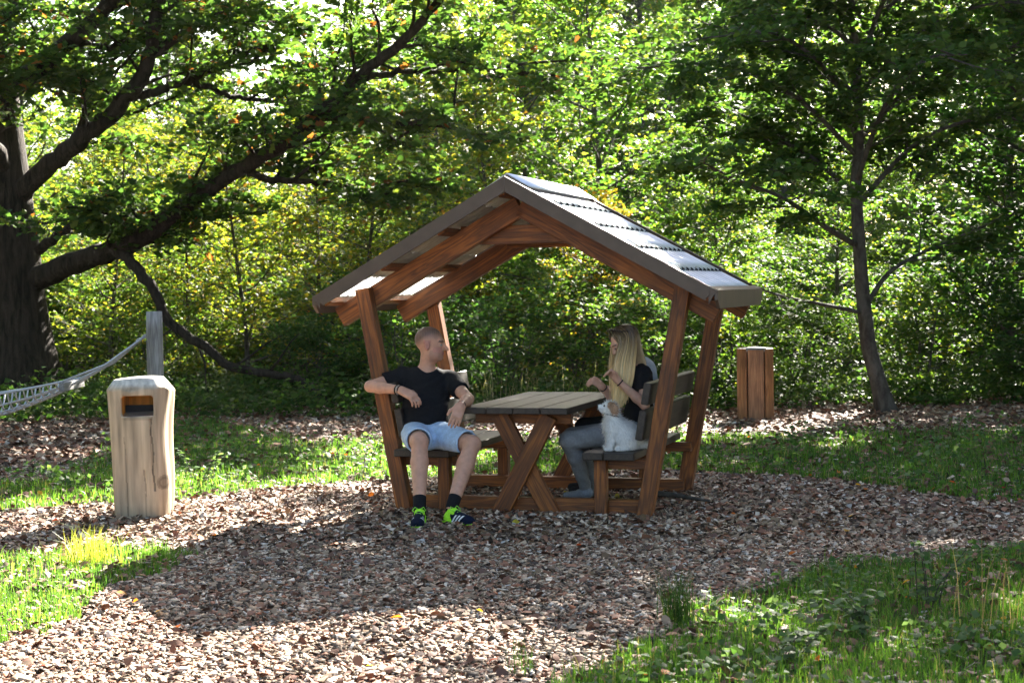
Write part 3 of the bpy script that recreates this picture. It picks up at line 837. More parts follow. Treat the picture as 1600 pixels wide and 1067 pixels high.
curtain('hair_strands', ln, WB, wom, (.06, .036, .02), (.86, .62, .29), 1500, .0030, 2, (1.27, .92), .007)
ln2 = [[H(.02 + .0 * i, -.004, .126), H(.045 - .03 * i, -.068, .087), H(.05 - .03 * i, -.092, .01), V3(.715 + .03 * i, 11.45, 1.03), V3(.72 + .03 * i, 11.45, .90), V3(.73 + .02 * i, 11.44, .74)] for i in range(4)]
curtain('hair_strands', ln2, WB, wom, (.06, .036, .02), (.86, .62, .29), 500, .0032, 3, (1.27, .92), .007)
ln3 = [[H(-.02, .04 - .03 * i, .120), H(-.085, .045 - .03 * i, .085), H(-.115, .04 - .03 * i, .0), V3(.93, 11.40 - .03 * i, 1.00), V3(.985, 11.40 - .03 * i, .90), V3(1.0, 11.40 - .03 * i, .80)] for i in range(4)]
curtain('hair_strands', ln3, WB, wom, (.055, .034, .02), (.42, .29, .15), 500, .0032, 4, (1.27, .85), .007)
ring(V3(.760, 11.107, .905), (-.72, 0, .68), .026, .005, M['black'], 'wrist_watch', wom, WB)
ring(V3(.664, 11.45, .845), (-.6, -.4, .7), .026, .005, M['black'], 'bracelet', wom, WB)

# dark glasses pushed up on her head
a = Acc()
for q in (-1, 1):
    c_ = H(.040, q * .034, .120); a.tube([c_ + s * .026 * math.cos(t_) + unit(u + f * .5) * .020 * math.sin(t_) - WB for t_ in np.linspace(0, 2 * np.pi, 13)], .0045, 6)
    a.tube([c_ - WB + f * .004, c_ - WB + f * .0065], [.022, .020], 12)
    a.tube([H(.040, q * .058, .124) - WB, H(-.005, q * .078, .092) - WB, H(-.06, q * .086, .065) - WB], .004, 6)
a.tube([H(.042, -.010, .128) - WB, H(.042, .010, .128) - WB], .004, 6)
obj('sunglasses', a.mesh('sunglasses', mat_plain('dark_glasses', (.02, .013, .010), .25)), wom)

# third person, mostly hidden behind her
PB = np.array([.99, 11.90, 0.])
p3 = empty('person', PB)
tag(p3, 'person in pale grey blue shirt, mostly hidden behind the blonde woman', 'person')
h3 = V3(.838, 11.88, 1.135); fr3 = rot_frame((-.95, -.05, -.15)); n3 = V3(.935, 11.90, 1.00)
sitter(PB, (V3(.99, 11.90, .90), V3(.985, 11.90, .66)), h3, fr3, n3,
    (V3(.995, 11.75, .965), V3(.93, 11.72, .80), V3(.76, 11.74, .80), V3(.69, 11.76, .80), V3(0, 1, .2), .4, 1, .1),
    (V3(.995, 12.05, .965), V3(.95, 12.10, .80), V3(.78, 12.06, .80), V3(.71, 12.04, .80), V3(0, -1, .2), .4, -1, .1),
    [(V3(.97, 11.82, .535), V3(.53, 11.80, .52), V3(.60, 11.82, .11), V3(.44, 11.84, .05)), (V3(.98, 11.99, .535), V3(.54, 12.02, .52), V3(.60, 12.05, .11), V3(.44, 12.07, .05))],
    (.36, .42, .52), (.02, .022, .028), p3, vox=.008, k=.98, sock_c=(.03, .03, .035))
g = SDF((.68, 11.7, 1.0), (1.06, 12.08, 1.42), .006)
g.ell(h3 + (.02, 0, .042), (.108, .090, .092), None, .03); g.cone(h3 + (.06, 0, .03), h3 + (.07, 0, -.06), .07, .06, .04)
g.ell(h3 + (-.085, 0, -.03), (.06, .07, .075), None, .01, 'sub'); g.plane(h3 + V3(-.1, 0, .02), (-1, 0, -1.2))
sdf_obj('hair', g, M['hair'], (.035, .02, .013), PB, p3)

# ---------------------------------------------------------------- small white dog
DB = np.array([.75, 10.94, .445])
dog = empty('dog', DB); dog.scale = (.92, .92, .92)
tag(dog, 'small white shaggy dog with tan ear sitting at the end of the right bench', 'dog')
g = SDF((.52, 10.78, .43), (1.0, 11.12, .86), .004)
g.ell(V3(.800, 10.955, .540), (.098, .088, .098), None, .03)
g.cone(V3(.795, 10.955, .565), V3(.695, 10.94, .635), .092, .078, .04); g.ell(V3(.683, 10.94, .615), (.066, .066, .085), None, .03)
g.cone(V3(.69, 10.94, .67), V3(.682, 10.93, .735), .058, .050, .03)
dh = V3(.668, 10.925, .768); g.ell(dh, (.056, .052, .050), None, .02)
g.cone(dh + (-.035, -.004, .0), dh + (-.078, -.010, .008), .030, .019, .015); g.cone(dh + (-.03, -.003, -.018), dh + (-.066, -.008, -.018), .018, .012, .01)
for y in (10.895, 10.985):
    g.cone(V3(.675, y, .60), V3(.660, y - .005, .50), .038, .026, .03); g.cone(V3(.660, y - .005, .50), V3(.655, y - .005, .462), .024, .022, .01); g.ell(V3(.646, y - .005, .459), (.030, .023, .016), None, .01)
for y in (10.875, 11.035):
    g.ell(V3(.785, y + .01 * (1 if y < 10.9 else -1), .520), (.070, .04, .065), None, .03); g.cone(V3(.76, y, .47), V3(.715, y - .004, .462), .026, .021, .015)
g.cone(V3(.885, 10.97, .495), V3(.955, 10.99, .478), .032, .020, .02)
for y, sgn in ((10.876, -1), (10.972, 1)): g.ell(V3(.695, y, .762), (.026, .012, .042), None, .01); 
g.plane((0, 0, .4465), (0, 0, -1))
def dogc(V):
    C = np.tile(V3(.82, .80, .76), (len(V), 1)); q = V - dh
    C[(np.linalg.norm(q - V3(.012, -.035, .018), axis=1) < .036) | (np.linalg.norm((V - V3(.695, 10.876, .765)) / V3(1, 1, 1.3), axis=1) < .03)] = (.50, .31, .19)
    C[np.linalg.norm(q - V3(-.095, -.012, .010), axis=1) < .013] = (.015, .012, .012)
    return C
Vd, Qd = g.surface(); Cd = dogc(Vd)
body = obj('body', np_mesh('dog_body', Vd - DB, Qd, M['fur'], Cd, True), dog)
a_, b_, c_ = Vd[Qd[:, 0]], Vd[Qd[:, 1]], Vd[Qd[:, 3]]; nr = unit(np.cross(b_ - a_, c_ - a_)); sel = rng.choice(len(Qd), 9000)
p = a_[sel]; n_ = nr[sel]; cc = Cd[Qd[sel, 0]] * rng.uniform(.8, 1.12, (9000, 1))
flow = np.tile(V3(.35, 0, -.8), (9000, 1)); flow[p[:, 2] > .72] = V3(.3, 0, -.5); d_ = unit(flow - n_ * (flow * n_).sum(1)[:, None] + n_ * .42 + rng.normal(0, .22, (9000, 3)))
Lh = rng.uniform(.018, .042, (9000, 1)); near_face = np.linalg.norm(p - dh - V3(-.06, 0, 0), axis=1) < .05; Lh[near_face] *= .45
sd = unit(np.cross(d_, n_ + .01)) * .0022; tip = p + d_ * Lh; tip[:, 2] = np.maximum(tip[:, 2], .4475)
Vf = np.stack([p - sd, p + sd, tip], 1).reshape(-1, 3); Ff = np.arange(27000).reshape(-1, 3)
obj('fur', np_mesh('fur', Vf - DB, Ff, M['fur'], np.repeat(cc, 3, axis=0)), dog)
for q in (-1, 1):
    bm = bmesh.new(); bmesh.ops.create_icosphere(bm, subdivisions=2, radius=.009); me = bpy.data.meshes.new('eye'); bm.to_mesh(me); bm.free(); me.materials.append(M['black'])
    obj('eye', me, dog, Vector(dh + V3(-.043, q * .022 - .006, .018) - DB))
ring(V3(.686, 10.935, .712), (.25, .05, 1), .060, .006, M['black'], 'collar', dog, DB, 24)

# ================================================================== log litter bin
BB = np.array([-2.665, 11.25, 0.])
lb = empty('litter_bin', BB)
tag(lb, 'hollowed pale log standing upright as litter bin with a wide slot', 'litter bin')
g = SDF((-2.99, 10.93, -.09), (-2.33, 11.57, 1.02), .008)
def lsec(z):
    t = z / .97
    return .198 + .030 * t ** 2 + .012 * math.sin(2.3 * z + .4), .205 + .012 * t
zs = np.linspace(-.08, .955, 24)
ax_ = [g.lo[i] + g.v * np.arange(g.n[i]) for i in range(3)]
PX, PY, PZ = np.meshgrid(*ax_, indexing='ij')
tz = np.clip(PZ / .97, -.1, 1); w = .194 + .034 * tz ** 2 + .010 * np.sin(7 * PZ + .4) * (PX > BB[0]); dp = .200 + .012 * tz
cxo = BB[0] - .012 * tz + .01 * np.sin(3.5 * PZ); qx = np.abs(PX - cxo) / w; qy = np.abs(PY - BB[1]) / dp
rr_ = (qx ** 3.6 + qy ** 3.6) ** (1 / 3.6); an = np.arctan2(PY - BB[1], PX - BB[0])
d = (rr_ - 1) * .195 + .004 * np.sin(9 * an + 2 * np.sin(3 * PZ)) + .0035 * np.sin(5 * PZ + 4 * an) + .006 * np.sin(3 * an + 2.5 * PZ + 1)
d = np.maximum(d, -(PZ + .08)); topz = .985 + .012 * np.sin(9 * PX) - .01 * (PX - BB[0]); d = np.maximum(d, PZ - topz)
ch = (d + .0) ; d = np.maximum(d, (PZ - topz + .055) * .6 + ((rr_ - 1) * .195 + .015) * .8)     # chamfered rim
g.F = d.astype(np.float32)
g.box((-2.648, 11.06, .800), (.112, .24, .072), .022, None, .012, 'sub')
for x, z0, z1, wd in ((-2.545, .20, .71, .005), (-2.735, -.05, .58, .003), (-2.60, -.05, .35, .003)):
    g.box((x, 11.03, (z0 + z1) / 2), (wd + .004, .022, (z1 - z0) / 2), .003, np.array([[math.cos(.03), 0, math.sin(.03)], [0, 1, 0], [-math.sin(.03), 0, math.cos(.03)]]), .003, 'sub')
def logc(V):
    C = np.tile(V3(.41, .32, .225), (len(V), 1)); w_ = np.sin(V[:, 0] * 55 + 2 * np.sin(V[:, 2] * 4)) * .5 + np.sin(V[:, 0] * 130 + V[:, 2] * 3) * .5
    C *= (1 + .09 * w_)[:, None]
    s = np.clip((V[:, 2] - .925) / .03, 0, 1)[:, None]; C = C * (1 - s) + V3(.50, .47, .42) * s
    ins = (np.abs(V[:, 0] + 2.648) < .115) & (V[:, 1] > 11.075) & (V[:, 1] < 11.36) & (np.abs(V[:, 2] - .80) < .08)
    C[ins] = V3(.62, .26, .045)
    d_ = np.linalg.norm((V - V3(-2.475, 11.08, .255)) / V3(1, 3, 1.1), axis=1); C[d_ < .048] *= .62; C[np.abs(d_ - .03) < .006] *= .7
    for x, z0, z1, w_, dk in ((-2.545, .20, .71, .0055, .35), (-2.735, -.05, .58, .004, .62), (-2.60, -.05, .35, .0045, .6)):
        C[(np.abs(V[:, 0] - x + .03 * (V[:, 2] - (z0 + z1) / 2) + .004 * np.sin(V[:, 2] * 23)) < w_) & (V[:, 2] > z0) & (V[:, 2] < z1) & (V[:, 1] < 11.15)] *= dk
    wea = ((V[:, 2] < .74) & (V[:, 2] > .70) & (np.abs(V[:, 0] + 2.64) < .10)); C[wea] *= .75
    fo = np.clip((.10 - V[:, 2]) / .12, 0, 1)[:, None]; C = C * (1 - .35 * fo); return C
M['log'] = mat_attr('bare_log_wood', .8, .2, 0, .42, 26, .5, (1, 1, .09))
lo_ = sdf_obj('log_body', g, M['log'], logc, BB, lb)
o = obj('slot_liner', box_mesh('slot_liner', .222, .12, .006, M['steel'], .001), lb, Vector((.017, -.150, .738)))
o.rotation_euler = (R(12), R(-1.5), 0)
o = obj('slot_dark_plate', box_mesh('slot_dark_plate', .218, .02, .066, M['black'], .002), lb, Vector((.017, -.085, .768)))  # black plate added so the lower half of the slot reads dark

# ================================================================== hexagonal board pillar (second bin)
HB = (2.875, 18.60, 0.)
hp = empty('litter_bin', HB, R(24))
tag(hp, 'hexagonal litter bin clad in orange brown vertical boards at the wood edge', 'litter bin')
hz0 = .83; rad = .225
for i in range(6):
    a0 = R(60 * i + 30); a1 = R(60 * i + 90); am = (a0 + a1) / 2
    w_ = rad - .040; c = V3(math.cos(am), math.sin(am), 0) * (rad * math.cos(R(30)) - .012)
    b_ = board('board', tuple(c + V3(0, 0, -.04)), tuple(c + V3(0, 0, hz0 - .01 * (i % 2))), w_, .026, (-math.sin(am), math.cos(am), 0), M['pillar'], hp, .005)
a = Acc(); a.tube([(0, 0, -.02), (0, 0, hz0 - .05)], rad * .80, 12); obj('gap_dark_core', a.mesh('gap_dark_core', M['black']), hp)  # black core added so the gaps between the boards read dark
V = [(0, 0, hz0 + .02)] + [((rad * .93) * math.cos(R(60 * i + 30)), (rad * .93) * math.sin(R(60 * i + 30)), hz0 + .002) for i in range(6)] + [((rad * .93) * math.cos(R(60 * i + 30)), (rad * .93) * math.sin(R(60 * i + 30)), hz0 - .03) for i in range(6)]
F3 = [(0, 1 + i, 1 + (i + 1) % 6) for i in range(6)]; F4 = [(1 + i, 7 + i, 7 + (i + 1) % 6, 1 + (i + 1) % 6) for i in range(6)]
obj('lid', np_mesh('lid', np.array(V), [np.array(F3), np.array(F4)], M['greypost']), hp)

# ================================================================== net hammock and its posts
def post(loc, hgt, r, lab):
    e = empty('hammock_post', loc); a = Acc(); zs_ = np.linspace(-.1, hgt, 9); P = np.stack([zs_, .006 * np.sin(zs_ * 3), .004 * np.cos(zs_ * 2)], -1)
    a.tube(P, [r * 1.02] * 8 + [r * .97], 14)
    V = np.vstack(a.V)
    me = a.mesh('post_body', M['greypost'], True)
    o = obj('post_body', me, e); o.rotation_euler = (0, R(-90), 0)
    tag(e, lab, 'post'); return e
post((-3.64, 16.0, 0), 1.41, .084, 'round grey weathered post holding the right end of the hammock')
post((-8.9, 16.35, 0), 1.41, .084, 'round grey weathered post holding the left end of the hammock')
hm = empty('net_hammock', (-6.2, 16.15, 0))
tag(hm, 'grey rope net hammock hanging from a grey post beside the oak', 'hammock')
HO = V3(-6.2, 16.15, 0)
A0, B0 = V3(-3.72, 16.0, 1.17), V3(-4.50, 16.03, .655)     # post ring, right spreader
A1, B1 = V3(-8.82, 16.33, 1.17), V3(-8.04, 16.30, .655)
def sag(t): return B0 * (1 - t) + B1 * t + V3(0, 0, -.42 * (1 - (2 * t - 1) ** 2))
ny = 7; wid = np.linspace(-.34, .34, ny)
def netpt(t, w_): return sag(t) + V3(0, 1, 0) * w_ * (1.0) + V3(0, 0, 2.6 * w_ * w_ * 1.0 * (.25 + .75 * (1 - (2 * t - 1) ** 2)))
def rope(name, P, r, k=6):
    a = Acc(); a.tube(np.array(P) - HO, r, k); return obj(name, a.mesh(name, M['rope']), hm)
for w_ in wid: rope('long_rope', [netpt(t, w_) for t in np.linspace(0, 1, 40)], .011)
for t in np.linspace(.02, .98, 42): rope('cross_rope', [netpt(t, q) + V3(0.02 * math.sin(q * 9), 0, .002) for q in np.linspace(-.34, .34, 11)], .009, 5)
for A_, B_ in ((A0, B0), (A1, B1)):
    for w_ in (-.34, -.12, .12, .34): rope('hanging_rope', [A_, A_ * .5 + (B_ + V3(0, w_, 0)) * .5 + V3(0, 0, -.03), B_ + V3(0, w_, 2.6 * w_ * w_ * .25)], .011)
    board('spreader_bar', tuple(B_ + V3(0, -.38, .02) - HO), tuple(B_ + V3(0, .38, .02) - HO), .085, .05, (0, 0, 1), M['greypost'], hm)
    for j in range(3):
        c = A_ + (B_ - A_) * (.03 + .035 * j); a = Acc(); q = np.linspace(0, 2 * np.pi, 13); ax1 = unit(B_ - A_); ax2 = V3(0, 1, 0) if j % 2 else np.cross(ax1, V3(0, 1, 0))
        a.tube([c - HO + .032 * math.cos(i) * ax1 + .018 * math.sin(i) * ax2 for i in q], .006, 6); obj('chain_link', a.mesh('chain_link', M['steel']), hm)

# ================================================================== trees
LEAF6 = (np.array([(0, 0, 0), (-.30, .34, .05), (.30, .34, .05), (-.24, .70, .02), (.24, .70, .02), (0, 1.0, -.06)]), np.array([(0, 2, 1), (1, 2, 4), (1, 4, 3), (3, 4, 5)]))
LEAF4 = (np.array([(0, 0, 0), (-.34, .48, .06), (.34, .48, .06), (0, 1.0, -.04)]), np.array([(0, 2, 1), (1, 2, 3)]))
OAK = (np.array([(0, 0, 0), (-.16, .28, .03), (-.34, .50, .06), (-.16, .62, .02), (-.26, .82, .03), (0, 1, -.06), (.26, .82, .03), (.16, .62, .02), (.34, .50, .06), (.16, .28, .03)]),
       np.array([(0, 9, 1), (1, 9, 7), (1, 7, 3), (1, 3, 2), (9, 8, 7), (3, 7, 5), (3, 5, 4), (7, 6, 5)]))
def leaves_mesh(name, P, D, Nn, size, C, tpl, material, wscale=1.0):
    """P positions, D direction of the blade, Nn normal"""
    T, F = tpl; n = len(P); D = unit(D); Nn = unit(Nn - D * (Nn * D).sum(1)[:, None]); X = np.cross(D, Nn)
    s = np.asarray(size)[:, None, None]
    V = P[:, None, :] + s * (T[None, :, 0, None] * wscale * X[:, None, :] + T[None, :, 1, None] * D[:, None, :] + T[None, :, 2, None] * Nn[:, None, :] * 1.4)
    k = len(T); FF = (F[None] + (np.arange(n) * k)[:, None, None]).reshape(-1, 3)
    return np_mesh(name, V.reshape(-1, 3), FF, material, np.repeat(C, k, axis=0))

def pick(r, n, pal):
    cs = np.array([p[0] for p in pal]); w_ = np.array([p[1] for p in pal], float); w_ /= w_.sum()
    c = cs[r.choice(len(cs), n, p=w_)]; return c * r.uniform(.7, 1.35, (n, 1))
G_BEECH = [((.045, .095, .018), 5), ((.070, .125, .020), 4), ((.11, .15, .02), 2), ((.19, .17, .025), .7)]
G_YEL = [((.085, .125, .016), 4), ((.125, .150, .018), 4), ((.19, .165, .02), 1.6), ((.05, .09, .016), 3), ((.20, .11, .025), .3)]
G_DARK = [((.030, .070, .016), 5), ((.045, .085, .018), 4), ((.065, .105, .02), 2)]
G_OAK = [((.032, .070, .018), 6), ((.05, .09, .02), 4), ((.08, .11, .02), 1.5), ((.16, .06, .02), .35)]

class Tree:
    def __init__(s, seed): s.r = np.random.default_rng(seed); s.b = Acc(); s.P, s.D, s.N, s.S = [], [], [], []
    def spray(s, P, n, size, spread, flat=.55, hang=.0):
        """leaves along a twig polyline, in a loosely flat spray"""
        r = s.r; L = len(P) - 1; t = r.uniform(.08, 1, n) * L; i = np.minimum(t.astype(int), L - 1); f = (t - i)[:, None]
        p = P[i] * (1 - f) + P[i + 1] * f; tg = unit(P[i + 1] - P[i]); sd = unit(np.cross(tg, (0, 0, 1.0))) * r.choice([-1, 1], (n, 1))
        d = unit(sd + tg * r.uniform(.1, .9, (n, 1)) + r.normal(0, .35, (n, 3)) + V3(0, 0, -hang)); nn = unit(V3(0, 0, 1) + r.normal(0, flat, (n, 3)))
        p = p + sd * (np.abs(r.normal(0, spread, (n, 1)))) + r.normal(0, spread * .35, (n, 3))
        s.P.append(p); s.D.append(d); s.N.append(nn); s.S.append(size * r.uniform(.6, 1.25, n))
    def limb(s, p0, d, L, rad, level, nl, size, up=.0, k=6, wig=.18, spread=.10, twig_n=9, flat=.55):
        r = s.r; n = 6 if level else 3; P = [np.array(p0, float)]; d = unit(np.array(d, float))
        for i in range(n):
            d = unit(d + r.normal(0, wig, 3) * (1, 1, .6) + V3(0, 0, up)); P.append(P[-1] + d * L / n)
        P = np.array(P); s.b.tube(P, np.linspace(rad, rad * .3, n + 1), k if level > 0 else 3, cap=False)
        if level == 0: s.spray(P, nl, size, spread, flat); return P
        for j in range(twig_n):
            t = .18 + .80 * (j + r.uniform(0, 1)) / twig_n; q = t * n; i = min(int(q), n - 1); pp = P[i] * (1 - q + i) + P[i + 1] * (q - i); tg = unit(P[i + 1] - P[i])
            sd = unit(np.cross(tg, (0, 0, 1.0))) * (1 if j % 2 else -1)
            s.limb(pp, sd * .9 + tg * .7 + r.normal(0, .22, 3), L * r.uniform(.30, .50) * (1.1 - .5 * t), rad * .42 * (1.1 - .6 * t), level - 1, nl, size, up * .5, 5, wig, spread, max(4, int(twig_n * .65)), flat)
        s.spray(P[-3:], nl, size, spread, flat)
        return P
    def crown(s, name, pal, tpl, material=None, ws=1.0, keep=None):
        P = np.vstack(s.P)
        if keep is not None:
            q = keep(P, s.r); s.P, s.D, s.N, s.S = [P[q]], [np.vstack(s.D)[q]], [np.vstack(s.N)[q]], [np.concatenate(s.S)[q]]; P = P[q]
        C = pick(s.r, len(P), pal)
        return leaves_mesh(name, P, np.vstack(s.D), np.vstack(s.N), np.concatenate(s.S), C, tpl, material or M['leaf'], ws)

def generic(seed, H, cb, cr_, r0, n1, nl, size, pal, tw=8, wig=.15, lean=.03, tpl=LEAF4, up=.02, barkm=None, stems=1):
    t = Tree(seed); r = t.r
    for st in range(stems):
        P = [V3(0, 0, -.15)]; d = unit(V3(r.normal(0, lean), r.normal(0, lean), 1) + (V3(r.normal(0, .35), r.normal(0, .35), 0) if stems > 1 else 0))
        for i in range(12): d = unit(d + V3(r.normal(0, lean), r.normal(0, lean), .05)); P.append(P[-1] + d * H / 12 * (r.uniform(.75, 1) if stems > 1 else 1))
        P = np.array(P); t.b.tube(P, r0 * np.linspace(1, .12, 13) ** .9, 9)
        nn = max(3, n1 // stems)
        for j in range(nn):
            h = cb + (H * .98 - cb) * ((j + r.uniform(0, 1)) / nn); q = np.clip(h / H, 0, .999) * 12; i = int(q); p = P[i] * (1 - q + i) + P[i + 1] * (q - i)
            f = (h - cb) / (H - cb); L = cr_ * (math.sqrt(max(.05, 1 - (1.6 * f - .55) ** 2 / 1.3))) * r.uniform(.7, 1.15)
            a = j * 2.4 + r.normal(0, .5); t.limb(p, (math.cos(a), math.sin(a), .25 + .5 * f), L, r0 * .38 * (1.1 - .7 * f), 1, nl, size, up, 5, wig, .09, tw)
    return t.b.mesh('trunk', barkm or M['bark']), t.crown('crown', pal, tpl)

def plant_tree(name, pair, loc, rz, sc, lab, cat='tree', tint=(1, 1, 1), group=None, sz=None):
    e = empty(name, (loc[0], loc[1], float(hz(loc[0], loc[1])) if len(loc) < 3 else loc[2]), rz); e.scale = (sc, sc, sz or sc)
    tr = obj('trunk', pair[0], e); cw = obj('crown', pair[1], e); cw.color = (*tint, 1)
    tag(e, lab, cat, group); return e

# ---- the big oak on the left, limbs as they reach across the clearing
OB = V3(-7.15, 23.0, 0)
oak = empty('oak_tree', tuple(OB))
tag(oak, 'huge dark oak with thick spreading limbs at the left edge', 'tree')
t = Tree(11); r = t.r
tp = spline([(-7.15, 23, -.3), (-7.17, 23, .3), (-7.2, 23, .9), (-7.25, 23, 1.6), (-7.28, 23, 2.3), (-7.35, 23, 3.2), (-7.42, 23, 4.1), (-7.5, 23.1, 5.2), (-7.4, 23.3, 6.6), (-7.2, 23.6, 8.2)], 28) - OB
hgt = tp[:, 2]; tr_ = .47 + .26 * np.exp(-np.maximum(hgt, 0) / .45) - .035 * hgt; tr_ = np.maximum(tr_, .16)
t.b.tube(tp, tr_, 22)
V = t.b.V[-1]; a = np.arctan2(V[:, 1], V[:, 0] + .05); fl = np.exp(-np.maximum(V[:, 2], 0) / .5); V[:, :2] *= (1 + .10 * fl * np.sin(5 * a + .6) + .02 * np.sin(11 * a))[:, None]; t.b.V[-1] = V
LIMBS = [
 ([(-7.2, 22.95, 1.75), (-6.75, 22.8, 1.89), (-6.08, 22.4, 2.1), (-5.34, 22.0, 2.28), (-4.62, 21.6, 2.68), (-4.03, 21.3, 3.04), (-3.08, 20.8, 3.46), (-2.52, 20.4, 3.82), (-1.9, 20.1, 4.27), (-1.22, 19.8, 4.78), (-0.72, 19.5, 5.31), (-.35, 19.3, 5.7)], .205, .035, 30),
 ([(-7.25, 23.0, 2.95), (-6.95, 22.8, 3.23), (-6.1, 22.3, 3.73), (-5.36, 21.9, 4.25), (-4.88, 21.6, 4.82), (-4.71, 21.3, 5.37), (-4.4, 21.0, 6.2), (-4.2, 20.8, 7.0)], .17, .06, 14),
 ([(-7.4, 23, 4.5), (-7.0, 22.5, 4.67), (-6.53, 22.0, 4.77), (-5.67, 21.5, 5.25), (-5.1, 21.0, 5.66), (-4.3, 20.4, 6.4)], .19, .07, 12),
 ([(-5.36, 21.9, 4.3), (-4.84, 22.0, 4.42), (-4.34, 22.2, 4.63), (-3.76, 22.5, 4.98), (-3.34, 22.8, 5.11), (-2.8, 23.0, 5.2)], .075, .02, 9),
 ([(-4.44, 22.15, 4.56), (-3.97, 22.6, 4.4), (-3.48, 23.0, 4.37), (-2.98, 23.4, 4.34), (-2.4, 23.6, 4.5)], .05, .015, 8),
 ([(-6.83, 22.8, 2.25), (-6.22, 22.3, 2.55), (-5.51, 21.8, 2.57), (-5.0, 21.6, 2.62)], .08, .03, 6),
 ([(-3.6, 21.05, 3.25), (-3.15, 21.2, 3.08), (-2.58, 21.5, 3.07), (-2.09, 21.8, 2.95), (-1.5, 22.0, 2.9)], .06, .018, 11),
 ([(-2.52, 20.4, 3.82), (-1.92, 20.4, 3.83), (-1.3, 20.6, 3.72), (-0.7, 20.9, 3.76)], .06, .016, 7),
 ([(-1.9, 20.1, 4.27), (-1.26, 20.6, 4.42), (-0.28, 21.3, 4.54), (.5, 21.9, 4.5)], .055, .015, 9),
 ([(-4.88, 21.6, 4.82), (-4.2, 21.4, 5.2), (-3.5, 21.2, 5.4), (-2.7, 21.0, 5.9)], .06, .02, 11),
 ([(-5.9, 21.65, 5.1), (-5.6, 21.9, 5.0), (-5.2, 22.3, 5.2), (-4.6, 22.6, 5.6)], .06, .02, 9),
 ([(-6.5, 22.55, 3.5), (-6.2, 22.6, 3.9), (-5.9, 22.7, 4.4), (-5.7, 22.8, 5.0)], .05, .02, 8),
 ([(-7.3, 23, 4.0), (-7.9, 22.3, 4.9), (-8.6, 21.6, 5.6), (-9.4, 20.8, 6.2)], .19, .06, 12),
 ([(-7.4, 23.1, 5.6), (-6.9, 23.6, 6.4), (-6.2, 24.2, 7.2), (-5.4, 24.8, 7.8)], .16, .05, 12),
 ([(-7.3, 23, 3.3), (-7.3, 22.0, 3.9), (-7.2, 21.0, 4.5), (-7.1, 20.0, 5.0)], .15, .05, 12),
]
for P, ra, rb, nt_ in LIMBS:
    P = spline(np.array(P) - OB, 6 * len(P)); rad_ = ra + (rb - ra) * np.linspace(0, 1, len(P)) ** .8
    P[2:] += r.normal(0, .018, (len(P) - 2, 3)); t.b.tube(P, rad_, 10)
    L = len(P) - 1
    for j in range(nt_):
        q = L * (.22 + .77 * (j + r.uniform(0, 1)) / nt_); i = min(int(q), L - 1); p = P[i]; tg = unit(P[i + 1] - P[i]); sd = unit(np.cross(tg, (0, 0, 1))) * (1 if j % 2 else -1)
        t.limb(p, sd * .8 + tg * .65 + V3(0, 0, r.uniform(-.15, .6)), r.uniform(.9, 1.7), .026, 1, 21, .145, .0, 6, .2, .12, 8, .7)
obj('trunk', t.b.mesh('trunk', M['oakbark']), oak)
obj('crown', t.crown('crown', G_OAK, OAK), oak)
# the dead limb that hangs from it down to the ground
dl = Acc(); DP = spline(np.array([(-5.60, 22.02, 2.30), (-5.48, 22.0, 2.2), (-5.17, 21.8, 1.94), (-4.93, 21.7, 1.63), (-4.7, 21.6, 1.18), (-4.29, 21.5, 0.92), (-3.84, 21.4, 0.61), (-3.35, 21.3, 0.48), (-2.95, 21.2, .42), (-2.5, 21.1, .10)]) - OB, 44)
DP[3:] += r.normal(0, .012, (41, 3)); dl.tube(DP, np.linspace(.085, .05, 44), 9)
for i, dv in ((16, (.3, -.2, -.5)), (24, (.2, -.3, -.7)), (29, (.6, .2, .4)), (34, (.4, -.3, .5)), (20, (-.4, -.1, -.3))):
    p = DP[i]; q = np.array([p + np.array(dv) * f_ + r.normal(0, .02, 3) for f_ in (0, .4, .8, 1.1)]); dl.tube(q, [.02, .015, .01, .005], 5)
obj('drooping_limb', dl.mesh('drooping_limb', M['oakbark']), oak)

# ---- the slim tree on the right
RB = V3(4.58, 19.25, 0)
rt = empty('maple_tree', tuple(RB))
tag(rt, 'slim leaning tree with wide dark green crown at the right of the clearing', 'tree')
t = Tree(23); r = t.r
tp = spline(np.array([(4.62, 19.25, -.2), (4.58, 19.25, 0.0), (4.47, 19.25, 0.42), (4.37, 19.25, 0.81), (4.3, 19.2, 1.36), (4.27, 19.2, 1.76), (4.24, 19.2, 2.3), (4.22, 19.2, 2.77), (4.26, 19.2, 3.31), (4.24, 19.2, 4.24), (4.18, 19.2, 5.17), (4.2, 19.3, 6.6), (4.3, 19.4, 8.2)]) - RB, 40)
t.b.tube(tp, np.maximum(.025, .105 - .0125 * np.maximum(tp[:, 2], 0) + .05 * np.exp(-np.maximum(tp[:, 2], 0) / .15)), 12)
RL = [([(4.32, 19.2, 1.21), (3.68, 18.8, 1.34), (3.15, 18.4, 1.45), (2.65, 18.0, 1.62)], .028, 2, .6), ([(4.32, 19.2, 1.28), (4.63, 19.4, 1.67), (5.07, 19.7, 1.91), (5.71, 20.0, 2.15), (6.3, 20.2, 2.4)], .035, 8, .35),
      ([(4.24, 19.2, 2.03), (3.75, 18.7, 2.25), (3.17, 18.2, 2.57), (2.54, 17.7, 2.77), (2.0, 17.3, 3.0)], .04, 9, .3), ([(4.22, 19.2, 2.61), (4.07, 19.5, 2.87), (3.81, 19.8, 3.14), (3.32, 20.2, 3.58), (2.8, 20.6, 3.9)], .05, 9, .3)]
